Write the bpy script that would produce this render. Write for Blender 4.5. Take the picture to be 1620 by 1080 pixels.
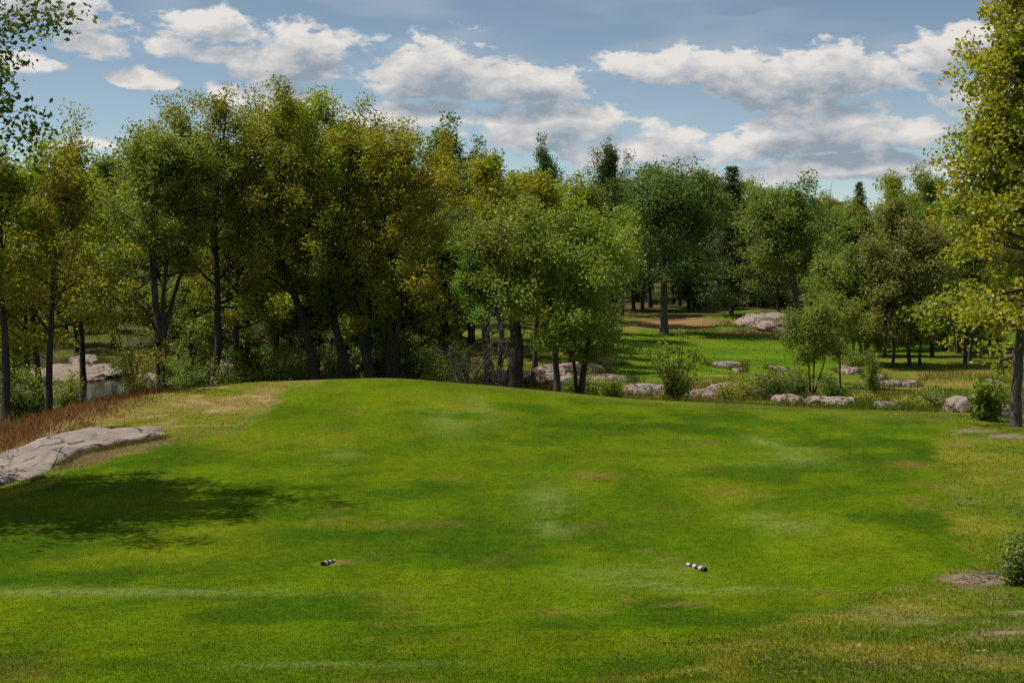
import bpy, math, random
import numpy as np

# ------------------------------------------------------------------ camera, sky, sun, exposure
SC = bpy.context.scene
for o in list(bpy.data.objects):
    bpy.data.objects.remove(o)
COL = SC.collection
W, H, F = 1620.0, 1080.0, 2250.0          # photograph size, focal length in its pixels (50 mm on 36 mm)
CAMZ, HORIZON = 4.6, 400.0
PITCH = math.atan((H / 2 - HORIZON) / F)

cam_d = bpy.data.cameras.new('camera')
cam = bpy.data.objects.new('camera', cam_d)
COL.objects.link(cam)
cam_d.sensor_width = 36.0
cam_d.lens = 36.0 * F / W
cam_d.clip_start, cam_d.clip_end = 0.1, 9000
cam.location = (0, 0, CAMZ)
cam.rotation_euler = (math.pi / 2 - PITCH, 0, 0)
SC.camera = cam

SUN_EL = math.radians(60)
SUN_AZ = math.atan2(-0.98, 0.15)          # clockwise from +Y: sun stands to the left and a little behind the wood
TO_SUN = (math.sin(SUN_AZ) * math.cos(SUN_EL), math.cos(SUN_AZ) * math.cos(SUN_EL), math.sin(SUN_EL))

sun_d = bpy.data.lights.new('sun', 'SUN')
sun_d.energy, sun_d.angle, sun_d.color = 5.0, math.radians(0.53), (1.0, 0.95, 0.86)
sun = bpy.data.objects.new('sun', sun_d)
COL.objects.link(sun)
from mathutils import Vector
sun.rotation_euler = Vector(TO_SUN).to_track_quat('Z', 'Y').to_euler()
sun.location = (-40, 30, 60)

SC.view_settings.view_transform = 'Standard'
SC.view_settings.look = 'None'
SC.view_settings.exposure = 0.0
SC.view_settings.gamma = 1.0
SC.view_settings.use_curve_mapping = False
SC.cycles.max_bounces = 5
SC.cycles.diffuse_bounces = 3
SC.cycles.transmission_bounces = 3
SC.cycles.transparent_max_bounces = 4
SC.cycles.use_denoising = False


class NT:
    """small helper round a node tree"""
    def __init__(s, tree):
        s.t = tree
        s.n = tree.nodes
        s.l = tree.links

    def node(s, kind, **kw):
        n = s.n.new(kind)
        for k, v in kw.items():
            setattr(n, k, v)
        return n

    def put(s, sock, v):
        if v is None:
            return
        if hasattr(v, 'is_output') or hasattr(v, 'links'):
            s.l.new(v, sock)
        else:
            sock.default_value = v

    def math(s, op, a, b=None, c=None, clamp=False):
        n = s.node('ShaderNodeMath', operation=op, use_clamp=clamp)
        for i, v in enumerate((a, b, c)):
            s.put(n.inputs[i], v)
        return n.outputs[0]

    def vmath(s, op, a, b=None):
        n = s.node('ShaderNodeVectorMath', operation=op)
        s.put(n.inputs[0], a)
        s.put(n.inputs[1], b)
        return n.outputs[0]

    def mix(s, fac, a, b, blend='MIX'):
        n = s.node('ShaderNodeMix', data_type='RGBA', blend_type=blend)
        s.put(n.inputs[0], fac)
        s.put(n.inputs[6], a)
        s.put(n.inputs[7], b)
        return n.outputs[2]

    def noise(s, vec, scale, detail=4, rough=0.55, dist=0.0):
        n = s.node('ShaderNodeTexNoise')
        s.put(n.inputs['Vector'], vec)
        n.inputs['Scale'].default_value = scale
        n.inputs['Detail'].default_value = detail
        n.inputs['Roughness'].default_value = rough
        n.inputs['Distortion'].default_value = dist
        return n

    def ramp(s, v, a, b, lo=0.0, hi=1.0, smooth=True):
        n = s.node('ShaderNodeMapRange', interpolation_type='SMOOTHSTEP' if smooth else 'LINEAR')
        s.put(n.inputs[0], v)
        for i, q in enumerate((a, b, lo, hi)):
            n.inputs[i + 1].default_value = q
        return n.outputs[0]


def rgb(r, g, b):
    return (r, g, b, 1.0)


def build_world():
    w = bpy.data.worlds.new('World')
    SC.world = w
    w.use_nodes = True
    w.cycles.sampling_method = 'MANUAL'
    w.cycles.sample_map_resolution = 256
    t = NT(w.node_tree)
    t.n.clear()
    out = t.node('ShaderNodeOutputWorld')
    bg = t.node('ShaderNodeBackground')
    bg.inputs[1].default_value = 0.075
    t.l.new(bg.outputs[0], out.inputs[0])
    sky = t.node('ShaderNodeTexSky', sky_type='NISHITA')
    sky.sun_disc = False
    sky.sun_elevation = SUN_EL
    sky.sun_rotation = SUN_AZ
    sky.altitude = 200
    sky.air_density, sky.dust_density, sky.ozone_density = 0.55, 0.15, 2.5
    tc = t.node('ShaderNodeTexCoord')

    # --- cloud density as a function of direction; a group, so that it can be sampled towards the light as well
    g = bpy.data.node_groups.new('cloud_density', 'ShaderNodeTree')
    g.interface.new_socket('P', in_out='INPUT', socket_type='NodeSocketVector')
    g.interface.new_socket('D', in_out='OUTPUT', socket_type='NodeSocketFloat')
    k = NT(g)
    gi, go = k.node('NodeGroupInput'), k.node('NodeGroupOutput')
    P = gi.outputs[0]
    st = k.vmath('MULTIPLY', P, (1.0, 1.0, 1.9))
    warp = k.noise(st, 11.0, 2, 0.6)
    Q = k.vmath('ADD', P, k.vmath('MULTIPLY', k.vmath('SUBTRACT', warp.outputs['Color'], (0.5, 0.5, 0.5)), (0.07, 0.0, 0.03)))
    clouds = [  # broad cumulus bands: centre and half size, in photograph pixels
        (165, 42, 130, 36), (330, 72, 190, 44), (520, 100, 150, 44), (660, 108, 190, 52), (810, 135, 120, 34),
        (250, 147, 62, 18), (425, 165, 100, 34), (640, 195, 130, 38), (850, 205, 160, 44), (960, 245, 110, 24),
        (1040, 108, 100, 30), (1180, 140, 90, 34), (1290, 128, 165, 50), (1460, 95, 105, 42), (1540, 160, 110, 60),
        (1150, 240, 130, 30), (1330, 212, 160, 38), (1270, 272, 250, 24), (165, 238, 50, 14), (60, 120, 60, 20),
        (1120, -4, 70, 10)]
    S = None
    for cx, cy, a, b in clouds:
        c = ((cx - 810) / F, 0.0, (HORIZON - cy - b * .25) / F)
        e = k.vmath('MULTIPLY', k.vmath('SUBTRACT', Q, c), (F / (a * 1.12), 0.0, F / (b * 1.35)))
        e = k.vmath('MAXIMUM', e, k.vmath('MULTIPLY', e, (-1.0, 0.0, -1.75)))   # flat base
        n = k.node('ShaderNodeVectorMath', operation='DOT_PRODUCT')
        k.l.new(e, n.inputs[0])
        k.l.new(e, n.inputs[1])
        S = n.outputs['Value'] if S is None else k.math('MINIMUM', S, n.outputs['Value'])
    S = k.math('SUBTRACT', 1.0, S)
    sx = k.node('ShaderNodeSeparateXYZ')
    k.l.new(P, sx.inputs[0])
    # the same kind of cumulus all round the rest of the sky
    far = k.noise(k.vmath('MULTIPLY', P, (1.0, 1.0, 2.2)), 3.4, 1, 0.5)
    oa = k.math('MAXIMUM', k.ramp(k.math('ABSOLUTE', sx.outputs[0]), 0.40, 0.52), k.ramp(sx.outputs[2], 0.19, 0.26))
    gen = k.math('SUBTRACT', k.math('MULTIPLY', k.math('SUBTRACT', far.outputs[0], 0.46), 6.0), k.ramp(oa, 0.0, 1.0, 3.0, 0.0, False))
    S = k.math('MAXIMUM', k.math('MAXIMUM', S, gen), -1.3)
    f1 = k.noise(st, 16.0, 5, 0.60, 0.1)
    f2 = k.noise(st, 42.0, 5, 0.58, 0.1)
    bil = k.math('ABSOLUTE', k.math('SUBTRACT', f2.outputs[0], 0.5))
    d = k.math('ADD', k.math('MULTIPLY', S, 0.80), k.math('MULTIPLY', k.math('SUBTRACT', f1.outputs[0], 0.53), 3.2))
    d = k.math('SUBTRACT', k.math('ADD', d, -0.02), k.math('MULTIPLY', bil, 1.5))
    k.l.new(d, go.inputs[0])

    def dens(p):
        n = t.node('ShaderNodeGroup')
        n.node_tree = g
        t.l.new(p, n.inputs[0])
        return n.outputs[0]
    Pw = tc.outputs['Generated']
    d0 = dens(Pw)
    d1 = dens(t.vmath('ADD', Pw, (-0.006, 0.0, 0.014)))
    alpha = t.ramp(d0, -0.16, 0.24)
    veil = t.noise(t.vmath('MULTIPLY', Pw, (1, 1, 5)), 5.0, 3, 0.55)
    alpha = t.math('MAXIMUM', alpha, t.ramp(veil.outputs[0], 0.48, 0.75, 0.0, 0.25))
    # light reaching this part of the cloud: thick cloud between it and the light means shade
    lit = t.math('SUBTRACT', t.math('ADD', 0.92, t.math('MULTIPLY', t.math('SUBTRACT', d0, d1), 0.16)),
                 t.math('MULTIPLY', t.ramp(d1, -0.45, 0.85, smooth=False), 0.92), clamp=True)
    ccol = t.mix(t.ramp(lit, 0.05, 0.95, smooth=False), rgb(3.9, 4.6, 5.4), rgb(10.4, 10.0, 9.6))
    skyc = t.mix(1.0, sky.outputs[0], rgb(1.80, 1.60, 1.24), 'MULTIPLY')
    t.l.new(t.mix(alpha, skyc, ccol), bg.inputs[0])


build_world()

# ------------------------------------------------------------------ projection and noise helpers
CP, SP = math.cos(PITCH), math.sin(PITCH)


def ray(px, py):
    a, b = (px - W / 2) / F, (H / 2 - py) / F
    x, y, z = a, CP + b * SP, -SP + b * CP
    return x / y, z / y                    # per metre of depth (world y)


def at(px, py, d):
    a, c = ray(px, py)
    return np.array([a * d, d, CAMZ + c * d])


def row_z(py, d):
    return CAMZ + ray(W / 2, py)[1] * d


_rt = np.random.default_rng(5).random(65536)


def vnoise(p, seed=0):
    p = np.asarray(p, float)
    i = np.floor(p).astype(np.int64)
    f = p - i
    f = f * f * (3 - 2 * f)
    out = 0.0
    nd = p.shape[-1]
    for c in range(2 ** nd):
        h = np.full(p.shape[:-1], seed * 7919 + 17, np.int64)
        w = 1.0
        for a in range(nd):
            bit = (c >> a) & 1
            h = h * 1619 + (i[..., a] + bit) * (31337, 6971, 1013)[a]
            h = h ^ (h >> 7)
            w = w * (f[..., a] if bit else 1 - f[..., a])
        out = out + w * _rt[(h * 2654435 >> 3) & 65535]
    return out


def fbm(p, octaves=4, seed=0):
    p = np.asarray(p, float)
    s, a, t = 0.0, 1.0, 0.0
    for o in range(octaves):
        s = s + a * vnoise(p * 2.03 ** o + o * 13.7, seed + o)
        t += a
        a *= 0.5
    return s / t


def smooth(a, b, x):
    t = np.clip((x - a) / (b - a), 0, 1)
    return t * t * (3 - 2 * t)


# ------------------------------------------------------------------ terrain height
PXC = np.array([-700, 0, 75, 150, 260, 400, 620, 800, 1000, 1200, 1400, 1550, 1620, 2300], float)
DC = np.array([30, 36, 40, 43, 46, 48, 48, 46, 44, 42, 40, 39, 38, 36], float)
ROWC = np.array([0, 716, 655, 630, 608, 597, 589, 608, 628, 639, 651, 661, 668, 0], float)
ZC = np.array([row_z(r, d) if r else 0 for r, d in zip(ROWC, DC)])
ZC[0], ZC[-1] = -0.9, -0.05
UC = np.array([ray(p, 400)[0] for p in PXC])
DB = np.array([46, 52, 58, 66, 75, 85, 95, 112, 130, 170, 260, 600, 4000], float)
ZB_L = np.array([-0.9, -1.5, -2.0, -2.15, -1.75, -1.2, -0.9, -0.5, -0.2, 0.5, 2.2, 7, 25])
ZB_C = np.array([-0.5, -0.9, -1.35, -1.6, -1.7, -1.6, -1.4, -1.2, -0.9, -0.3, 0.8, 6, 25])
ZB_R = np.array([-0.6, -1.0, -1.35, -1.6, -1.8, -2.0, -2.1, -1.85, -0.95, -0.6, 0.6, 6, 25])
ZB_S = np.array([-0.6, -1.1, -1.5, -1.65, -1.85, -2.05, -2.2, -2.3, -1.9, -0.6, 1.0, 7, 25])
UB = np.array([ray(p, 400)[0] for p in (-100, 60, 200, 420, 800, 1000, 1200, 1400, 2300)])
ZB = np.stack([ZB_C, ZB_L, ZB_L, ZB_C, ZB_C, ZB_R, ZB_R, ZB_S, ZB_S])

_ug = np.linspace(-1.1, 1.1, 881)
_dg = np.concatenate([np.arange(0, 140, 0.5), np.geomspace(140, 4000, 160)])


def _zgrid():
    U, D = np.meshgrid(_ug, _dg, indexing='ij')
    dc = np.interp(U, UC, DC)
    zc = np.interp(U, UC, ZC)
    near = np.interp(D, [0, 6, 13, 17, 20.5, 25, 30], [2.9, 1.75, 0.62, 0.16, -0.06, -0.02, 0.02])
    t = np.clip((D - 24) / np.maximum(dc - 24, 1), 0, 1)
    front = near + (zc - 0.02) * (t ** 1.35)
    zb = np.empty_like(U)
    cols = np.stack([np.interp(_dg, DB, z) for z in ZB])       # (9, nd)
    for j in range(len(_dg)):
        zb[:, j] = np.interp(_ug, UB, cols[:, j])
    s = smooth(-2.5, 9.0, D - dc)
    z = front * (1 - s) + zb * s
    ku = np.exp(-0.5 * (np.arange(-12, 13) / 5.0) ** 2)
    ku /= ku.sum()
    z = np.apply_along_axis(lambda c: np.convolve(np.pad(c, 12, mode='edge'), ku, 'valid'), 0, z)
    kd = np.array([0.1, 0.2, 0.4, 0.2, 0.1])
    z = np.apply_along_axis(lambda c: np.convolve(np.pad(c, 2, mode='edge'), kd, 'valid'), 1, z)
    return z


_ZG = _zgrid()


def ground(x, y):
    x, y = np.asarray(x, float), np.asarray(y, float)
    yy = np.maximum(y, 6.0)
    u = np.clip(x / yy, -1.099, 1.099)
    fi = (u - _ug[0]) / (_ug[1] - _ug[0])
    d = np.clip(y, 0, 3990)
    fj = np.interp(d, _dg, np.arange(len(_dg)))
    i, j = np.floor(fi).astype(int), np.minimum(np.floor(fj).astype(int), len(_dg) - 2)
    a, b = fi - i, fj - j
    z = (_ZG[i, j] * (1 - a) * (1 - b) + _ZG[i + 1, j] * a * (1 - b) + _ZG[i, j + 1] * (1 - a) * b + _ZG[i + 1, j + 1] * a * b)
    p = np.stack([x, y], -1)
    back = smooth(44, 60, y)
    z = z + (fbm(p * 0.12, 3, 3) - 0.5) * 0.10 + (fbm(p * 0.22, 3, 9) - 0.5) * 0.5 * back
    z = z + np.where(y < 0, -y * 0.05, 0)
    return z


def gz(x, y):
    return float(ground(np.array([x]), np.array([y]))[0])


def hit(px, py, d0=8.0, d1=400.0):
    d = np.concatenate([np.arange(d0, 140, 0.1), np.arange(max(140, d0), d1, 0.5)])
    a, c = ray(px, py)
    z = ground(a * d, d)
    k = np.nonzero(CAMZ + c * d < z)[0]
    j = k[0] if len(k) else len(d) - 1
    return np.array([a * d[j], d[j], z[j]])


def on_ground(px, d):
    a = ray(px, 400)[0]
    return np.array([a * d, d, gz(a * d, d)])


# ------------------------------------------------------------------ ground colours (albedo only)
def blob(x, y, cx, cy, rx, ry, rot=0.0):
    c, s = math.cos(rot), math.sin(rot)
    a, b = (x - cx), (y - cy)
    q = ((a * c + b * s) / rx) ** 2 + ((-a * s + b * c) / ry) ** 2
    return np.exp(-q)


def segdist(x, y, pts):
    best = np.full(np.shape(x), 1e9)
    for (x0, y0), (x1, y1) in zip(pts[:-1], pts[1:]):
        dx, dy = x1 - x0, y1 - y0
        t = np.clip(((x - x0) * dx + (y - y0) * dy) / (dx * dx + dy * dy + 1e-9), 0, 1)
        best = np.minimum(best, np.hypot(x - x0 - t * dx, y - y0 - t * dy))
    return best


def inside(x, y, poly):
    r = np.zeros(np.shape(x), bool)
    n = len(poly)
    for i in range(n):
        (x0, y0), (x1, y1) = poly[i], poly[(i + 1) % n]
        c = (y0 > y) != (y1 > y)
        with np.errstate(divide='ignore', invalid='ignore'):
            xi = (x1 - x0) * (y - y0) / (y1 - y0 + 1e-12) + x0
        r ^= c & (x < xi)
    return r


def hp(px, py):
    return tuple(hit(px, py)[:2])


EDGE_R = [hp(1300, 962), hp(1440, 925), hp(1535, 893), hp(1512, 860), hp(1492, 780), hp(1480, 720), hp(1482, 690), hp(1500, 678)]
FAIR = [(-60, -5), (-60, 12)] + [hp(0, 1075)] + [hp(700, 1075), hp(1000, 1010), hp(1150, 985)] + EDGE_R + [hp(1440, 656)]
FAIR = [hp(1060, 1040), hp(1150, 1000)] + EDGE_R + [tuple(on_ground(1520, 44)[:2]), tuple(on_ground(1000, 50)[:2]), tuple(on_ground(600, 53)[:2]),
        tuple(on_ground(450, 49)[:2]), hp(440, 640), hp(385, 680), hp(300, 695), hp(150, 735), hp(0, 800), (-22, 26), (-22, 10), (3, 9)]
DRYL = [hp(600, 597), hp(470, 607), hp(430, 618), hp(330, 640), hp(200, 660), hp(60, 690)]
PALE = [(705, 660, 0.6, 3.2, .12), (870, 790, 0.5, 1.4, 0.0), (872, 832, 0.3, 1.0, 0.1), (1235, 822, 0.55, 1.3, 0.1), (540, 722, 0.35, 1.0, 0), (1210, 700, 0.3, 1.1, 0.2), (1260, 712, .5, .5, 0),
        (1110, 932, 1.2, 0.25, 0.0), (170, 936, 3.0, 0.3, 0.0), (1230, 725, 0.9, 1.0, 0), (530, 1052, 1.2, 0.18, 0), (760, 645, .35, 3.0, .12), (1010, 915, 0.9, .8, 0)]
YELL = [(1390, 865, 1.0, 1.6), (1300, 880, .6, 1.0), (430, 690, 1.2, 3.0), (680, 640, 2.0, 4.5), (520, 690, 1.5, 3.0), (760, 720, 1.2, 2.0), (330, 840, .9, .9), (1160, 790, 1, 2), (250, 880, 1.2, .7), (1000, 720, 1.5, 2.5)]
BROWN = [(942, 752, 0.42, 0.6), (330, 690, 0.5, 1.1), (930, 968, .7, .12), (1465, 800, .25, .9), (1440, 735, .5, .6), (1110, 700, .4, .5), (1470, 770, .25, .5), (700, 1010, .6, .1), (1290, 940, .6, .12)]
_pale = [(hit(a, b), c, d, r) for a, b, c, d, r in PALE]
_yell = [(hit(a, b), c, d) for a, b, c, d in YELL]
_brown = [(hit(a, b), c, d) for a, b, c, d in BROWN]
CUT1 = [hp(522, 892), hp(555, 888), hp(585, 882), hp(612, 878)]
CUT2 = [hp(1095, 896), hp(1060, 884), hp(1030, 876), hp(1010, 871)]
CREASE = [hp(900, 974), hp(1000, 963), hp(1100, 955), hp(1200, 947), hp(1310, 934)]
FAR_FAIR = [tuple(on_ground(940, 72)[:2]), tuple(on_ground(1000, 72)[:2]), tuple(on_ground(1130, 73)[:2]), tuple(on_ground(1260, 74)[:2]), tuple(on_ground(1330, 80)[:2]),
            tuple(on_ground(1340, 96)[:2]), tuple(on_ground(1640, 97)[:2]), tuple(on_ground(1900, 110)[:2]), tuple(on_ground(1900, 118)[:2]), tuple(on_ground(1330, 116)[:2]),
            tuple(on_ground(1290, 128)[:2]), tuple(on_ground(1180, 136)[:2]), tuple(on_ground(1000, 112)[:2]), tuple(on_ground(960, 95)[:2])]
PATH = [tuple(on_ground(p, d)[:2]) for p, d in ((1040, 119), (1085, 123), (1120, 122), (1150, 118), (1172, 113))]


def zones(x, y):
    """fairway, rough, dry, brush, wood, farfair, path weights from world position"""
    p = np.stack([x, y], -1)
    wob = (fbm(p * 0.9, 3, 21) - 0.5) * 0.5
    wob2 = (fbm(p * 0.9, 3, 22) - 0.5) * 0.5
    nb = (fbm(p * 0.25, 3, 30) - 0.5) * 5
    yy = np.maximum(y, 6)
    px = x / yy * F + W / 2
    dc = np.interp(x / yy, UC, DC)
    soft = 1.0 + 5.0 * smooth(21, 17, y)
    hair = np.sin(x * 913.7 + y * 411.3) * .5 * smooth(21, 17, y)
    fair = inside(x + wob * .5 * soft + hair, y + wob2 * .5 * soft + hair * .7, FAIR)
    behind = smooth(3.5, 7.5, y - dc + wob * 2)
    farf = inside(x + nb * .4, y + nb * 0.5, FAR_FAIR)
    return p, px, dc, fair, behind, farf


def albedo(x, y):
    x, y = np.asarray(x, float), np.asarray(y, float)
    p, px, dc, fair, behind, farf = zones(x, y)
    n1 = fbm(p * 0.22, 4, 40)
    n2 = fbm(p * np.array([0.42, 0.50]), 5, 41)
    n3 = fbm(p * 2.2, 3, 42)
    n4 = fbm(p * np.array([.75, 0.95]), 4, 47)
    def C(*c):
        return np.array(c)
    def mix(a, b, t):
        t = np.asarray(t)[..., None]
        return a * (1 - t) + b * t
    one = np.ones(x.shape + (1,))
    G1, G2, G3 = C(.080, .132, .002), C(.110, .162, .002), C(.055, .104, .002)
    g = mix(one * G1, G2, smooth(.45, .60, n1))
    g = mix(g, G3, smooth(.48, .62, n2) * .95)
    g = mix(g, C(.130, .168, .003), smooth(.52, .66, n4) * .7) * np.array([.70, .765, .7])
    g = g * (.90 + .22 * fbm(p * np.array([5.0, 2.6]), 3, 49))[..., None]
    # mower lines, faint, running away from the camera
    stripe = smooth(.3, .7, 0.5 + 0.5 * np.sin((x + 0.15 * y + 0.8 * n1) * 2 * math.pi / 1.9))
    g = g * (0.94 + 0.13 * stripe * smooth(.35, .6, n1 + .08))[..., None]
    s = np.zeros(x.shape)
    for h, a, b, r in _pale:
        s = np.maximum(s, blob(x, y, h[0], h[1], a, b, r))
    s = s * smooth(.34, .62, n3 * .45 + n2 * .55 + .06)
    g = mix(g, C(.165, .205, .050), np.clip(s * .62, 0, 1))
    s = np.zeros(x.shape)
    for h, a, b in _yell:
        s = np.maximum(s, blob(x, y, h[0], h[1], a, b))
    g = mix(g, C(.140, .165, .006), s * .65 * smooth(.3, .6, n2 + .1))
    s = smooth(.68, .80, fbm(p * 0.7, 3, 44)) * .35
    for h, a, b in _brown:
        s = np.maximum(s, blob(x, y, h[0], h[1], a, b) * smooth(.35, .65, n3 + .1))
    g = mix(g, C(.15, .095, .025), s * .8)
    tips = smooth(6.5, 0.0, dc - y) * smooth(620, 560, px) * smooth(.38, .58, n2) + smooth(3.5, 0, dc - y) * .35
    g = mix(g, C(.19, .155, .035), np.clip(tips, 0, 1) * .75)
    # rough: longer, olive, with straw in it
    r = mix(one * C(.092, .122, .006), C(.150, .150, .014), smooth(.44, .64, n2))
    r = mix(r, C(.064, .102, .008), smooth(.50, .66, n4) * .8)
    r = mix(r, C(.19, .165, .06), smooth(.60, .74, n3 * .6 + n1 * .4) * .45)
    # dry straw slope on the left
    dl = segdist(x, y, DRYL)
    straw = mix(one * C(.195, .155, .045), C(.115, .125, .012), smooth(.40, .58, n2))
    straw = mix(straw, C(.32, .23, .11), smooth(.55, .68, n3 * .6 + n4 * .4))
    left = smooth(620, 430, px)
    r = mix(r, straw, left * np.exp(-(dl / 3.2) ** 2))
    er = hit(40, 735)
    earth = blob(x, y, er[0] - .3, er[1] + .2, 4.2, 2.3, .75)
    r = mix(r, C(.135, .082, .050), np.clip(smooth(.35, .7, earth + (n3 - .5) * .8), 0, 1) * .85)
    brush = smooth(-10.6, -13.2, x - (y - 36) * 0.10 + (n3 - .5) * 2) * smooth(28, 32, y)
    r = mix(r, mix(one * C(.12, .06, .028), C(.22, .135, .06), smooth(.4, .65, n3)), brush)
    cd = segdist(x, y, CREASE)
    g = mix(g, C(.17, .11, .035), np.exp(-(cd / .10) ** 2) * smooth(.40, .62, n3) * .7)
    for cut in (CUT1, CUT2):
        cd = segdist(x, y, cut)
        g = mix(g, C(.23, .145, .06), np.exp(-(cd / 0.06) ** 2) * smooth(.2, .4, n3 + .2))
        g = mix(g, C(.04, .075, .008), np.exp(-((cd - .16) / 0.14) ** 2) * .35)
    # bare soil by the bush at the right edge
    h = hit(1558, 918)
    bare = blob(x, y, h[0], h[1], .75, .5)
    for a, b, c, d in ((1600, 1003, .28, .13), (1615, 970, .35, .15), (1535, 682, .7, .25), (1605, 690, .7, .5)):
        q = hit(a, b)
        bare = np.maximum(bare, blob(x, y, q[0], q[1], c, d))
    r = mix(r, C(.19, .135, .095), smooth(.3, .6, bare + (n3 - .5) * .5))
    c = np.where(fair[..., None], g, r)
    # beyond the crest: wood floor, meadow, the far fairway
    wood = mix(one * C(.060, .045, .026), C(.070, .085, .014), smooth(.45, .6, n2))
    wood = mix(wood, C(.17, .125, .07), smooth(.58, .7, n1 * .5 + n3 * .5) * .6)
    mead = mix(one * C(.090, .120, .012), C(.185, .150, .030), smooth(.45, .62, n2))
    mead = mix(mead, C(.060, .095, .012), smooth(.5, .64, n4) * .7)
    mw = smooth(640, 760, px) * smooth(135, 118, y)
    bk = mix(wood, mead, mw)
    ff = mix(one * C(.072, .135, .007), C(.105, .160, .008), smooth(.45, .6, n1))
    bk = np.where(farf[..., None], ff, bk)
    pd = segdist(x, y, PATH)
    pth = np.exp(-(pd / 3.3) ** 2) * smooth(.25, .5, n1 + .05)
    bk = mix(bk, C(.24, .145, .065), np.clip(pth * 1.2, 0, 1))
    c = mix(c, bk, behind)
    return np.clip(c, 0.002, 1), fair, behind, farf, brush, bare


# ------------------------------------------------------------------ materials
MATS = {}


def new_mat(name):
    m = bpy.data.materials.new(name)
    m.use_nodes = True
    t = NT(m.node_tree)
    b = t.n['Principled BSDF']
    MATS[name] = m
    return m, t, b


def mat_ground():
    m, t, b = new_mat('turf')
    at_ = t.node('ShaderNodeAttribute', attribute_name='albedo')
    tc = t.node('ShaderNodeTexCoord')
    v = tc.outputs['Object']
    n1 = t.noise(v, 5.0, 6, 0.7)
    n2 = t.noise(t.vmath('MULTIPLY', v, (1.0, .45, 1.0)), 30.0, 4, 0.7)
    f = t.math('MULTIPLY', t.ramp(n1.outputs[0], .25, .75, .72, 1.28), t.ramp(n2.outputs[0], .25, .75, .70, 1.30))
    cc = t.node('ShaderNodeCombineXYZ')
    for i in range(3):
        t.l.new(f, cc.inputs[i])
    c = t.mix(1.0, at_.outputs['Color'], cc.outputs[0], 'MULTIPLY')
    t.l.new(c, b.inputs['Base Color'])
    b.inputs['Roughness'].default_value = 0.9
    b.inputs['Specular IOR Level'].default_value = 0.02
    bump = t.node('ShaderNodeBump')
    bump.inputs['Strength'].default_value = 0.55
    bump.inputs['Distance'].default_value = 0.03
    t.l.new(n2.outputs[0], bump.inputs['Height'])
    t.l.new(bump.outputs[0], b.inputs['Normal'])
    return m


def mat_blade(name='grass_blade'):
    m, t, b = new_mat(name)
    at_ = t.node('ShaderNodeAttribute', attribute_name='albedo')
    b.inputs['Roughness'].default_value = 0.55
    b.inputs['Specular IOR Level'].default_value = 0.05
    t.l.new(at_.outputs['Color'], b.inputs['Base Color'])
    tr = t.node('ShaderNodeBsdfTranslucent')
    t.l.new(t.mix(1.0, at_.outputs['Color'], rgb(1.25, 1.15, .8), 'MULTIPLY'), tr.inputs[0])
    mx = t.node('ShaderNodeMixShader')
    mx.inputs[0].default_value = 0.4
    t.l.new(b.outputs[0], mx.inputs[1])
    t.l.new(tr.outputs[0], mx.inputs[2])
    t.l.new(mx.outputs[0], t.n['Material Output'].inputs[0])
    return m


LEAF = 2.3


def mat_leaf(name, c1, c2, c3=None, trans=0.50, vary=0.10):
    m, t, b = new_mat(name)
    a = t.node('ShaderNodeAttribute', attribute_name='tint')
    oi = t.node('ShaderNodeObjectInfo')
    c1, c2 = [q * LEAF for q in c1], [q * LEAF for q in c2]   # half is reflected, half passes through
    col = t.mix(t.ramp(a.outputs['Fac'], 0.1, 0.9), rgb(*c1), rgb(*c2))
    if c3:
        col = t.mix(t.ramp(a.outputs['Fac'], 0.86, 0.97), col, rgb(*[q * LEAF for q in c3]))
    hs = t.node('ShaderNodeHueSaturation')
    t.l.new(t.ramp(oi.outputs['Random'], 0, 1, 0.5 - vary * .22, 0.5 + vary * .22, False), hs.inputs['Hue'])
    t.l.new(t.ramp(oi.outputs['Random'], 0, 1, 1 - vary, 1 + vary, False), hs.inputs['Value'])
    t.l.new(col, hs.inputs['Color'])
    c = hs.outputs[0]
    t.l.new(c, b.inputs['Base Color'])
    b.inputs['Roughness'].default_value = 0.48
    b.inputs['Specular IOR Level'].default_value = 0.35
    tr = t.node('ShaderNodeBsdfTranslucent')
    t.l.new(t.mix(1.0, c, rgb(1.30, 1.25, .60), 'MULTIPLY'), tr.inputs[0])
    mx = t.node('ShaderNodeMixShader')
    mx.inputs[0].default_value = trans
    t.l.new(b.outputs[0], mx.inputs[1])
    t.l.new(tr.outputs[0], mx.inputs[2])
    t.l.new(mx.outputs[0], t.n['Material Output'].inputs[0])
    return m


def mat_bark(name, c1, c2):
    m, t, b = new_mat(name)
    tc = t.node('ShaderNodeTexCoord')
    v = t.vmath('MULTIPLY', tc.outputs['Object'], (1, 1, .22))
    n = t.noise(v, 22.0, 6, 0.7)
    n2 = t.noise(tc.outputs['Object'], 1.3, 3, 0.6)
    col = t.mix(t.ramp(n.outputs[0], .35, .65), rgb(*c1), rgb(*c2))
    col = t.mix(t.ramp(n2.outputs[0], .5, .7, 0, .45), col, rgb(.10, .11, .085))
    t.l.new(col, b.inputs['Base Color'])
    b.inputs['Roughness'].default_value = 0.9
    bump = t.node('ShaderNodeBump')
    bump.inputs['Strength'].default_value = 0.8
    bump.inputs['Distance'].default_value = 0.03
    t.l.new(n.outputs[0], bump.inputs['Height'])
    t.l.new(bump.outputs[0], b.inputs['Normal'])
    return m


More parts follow.
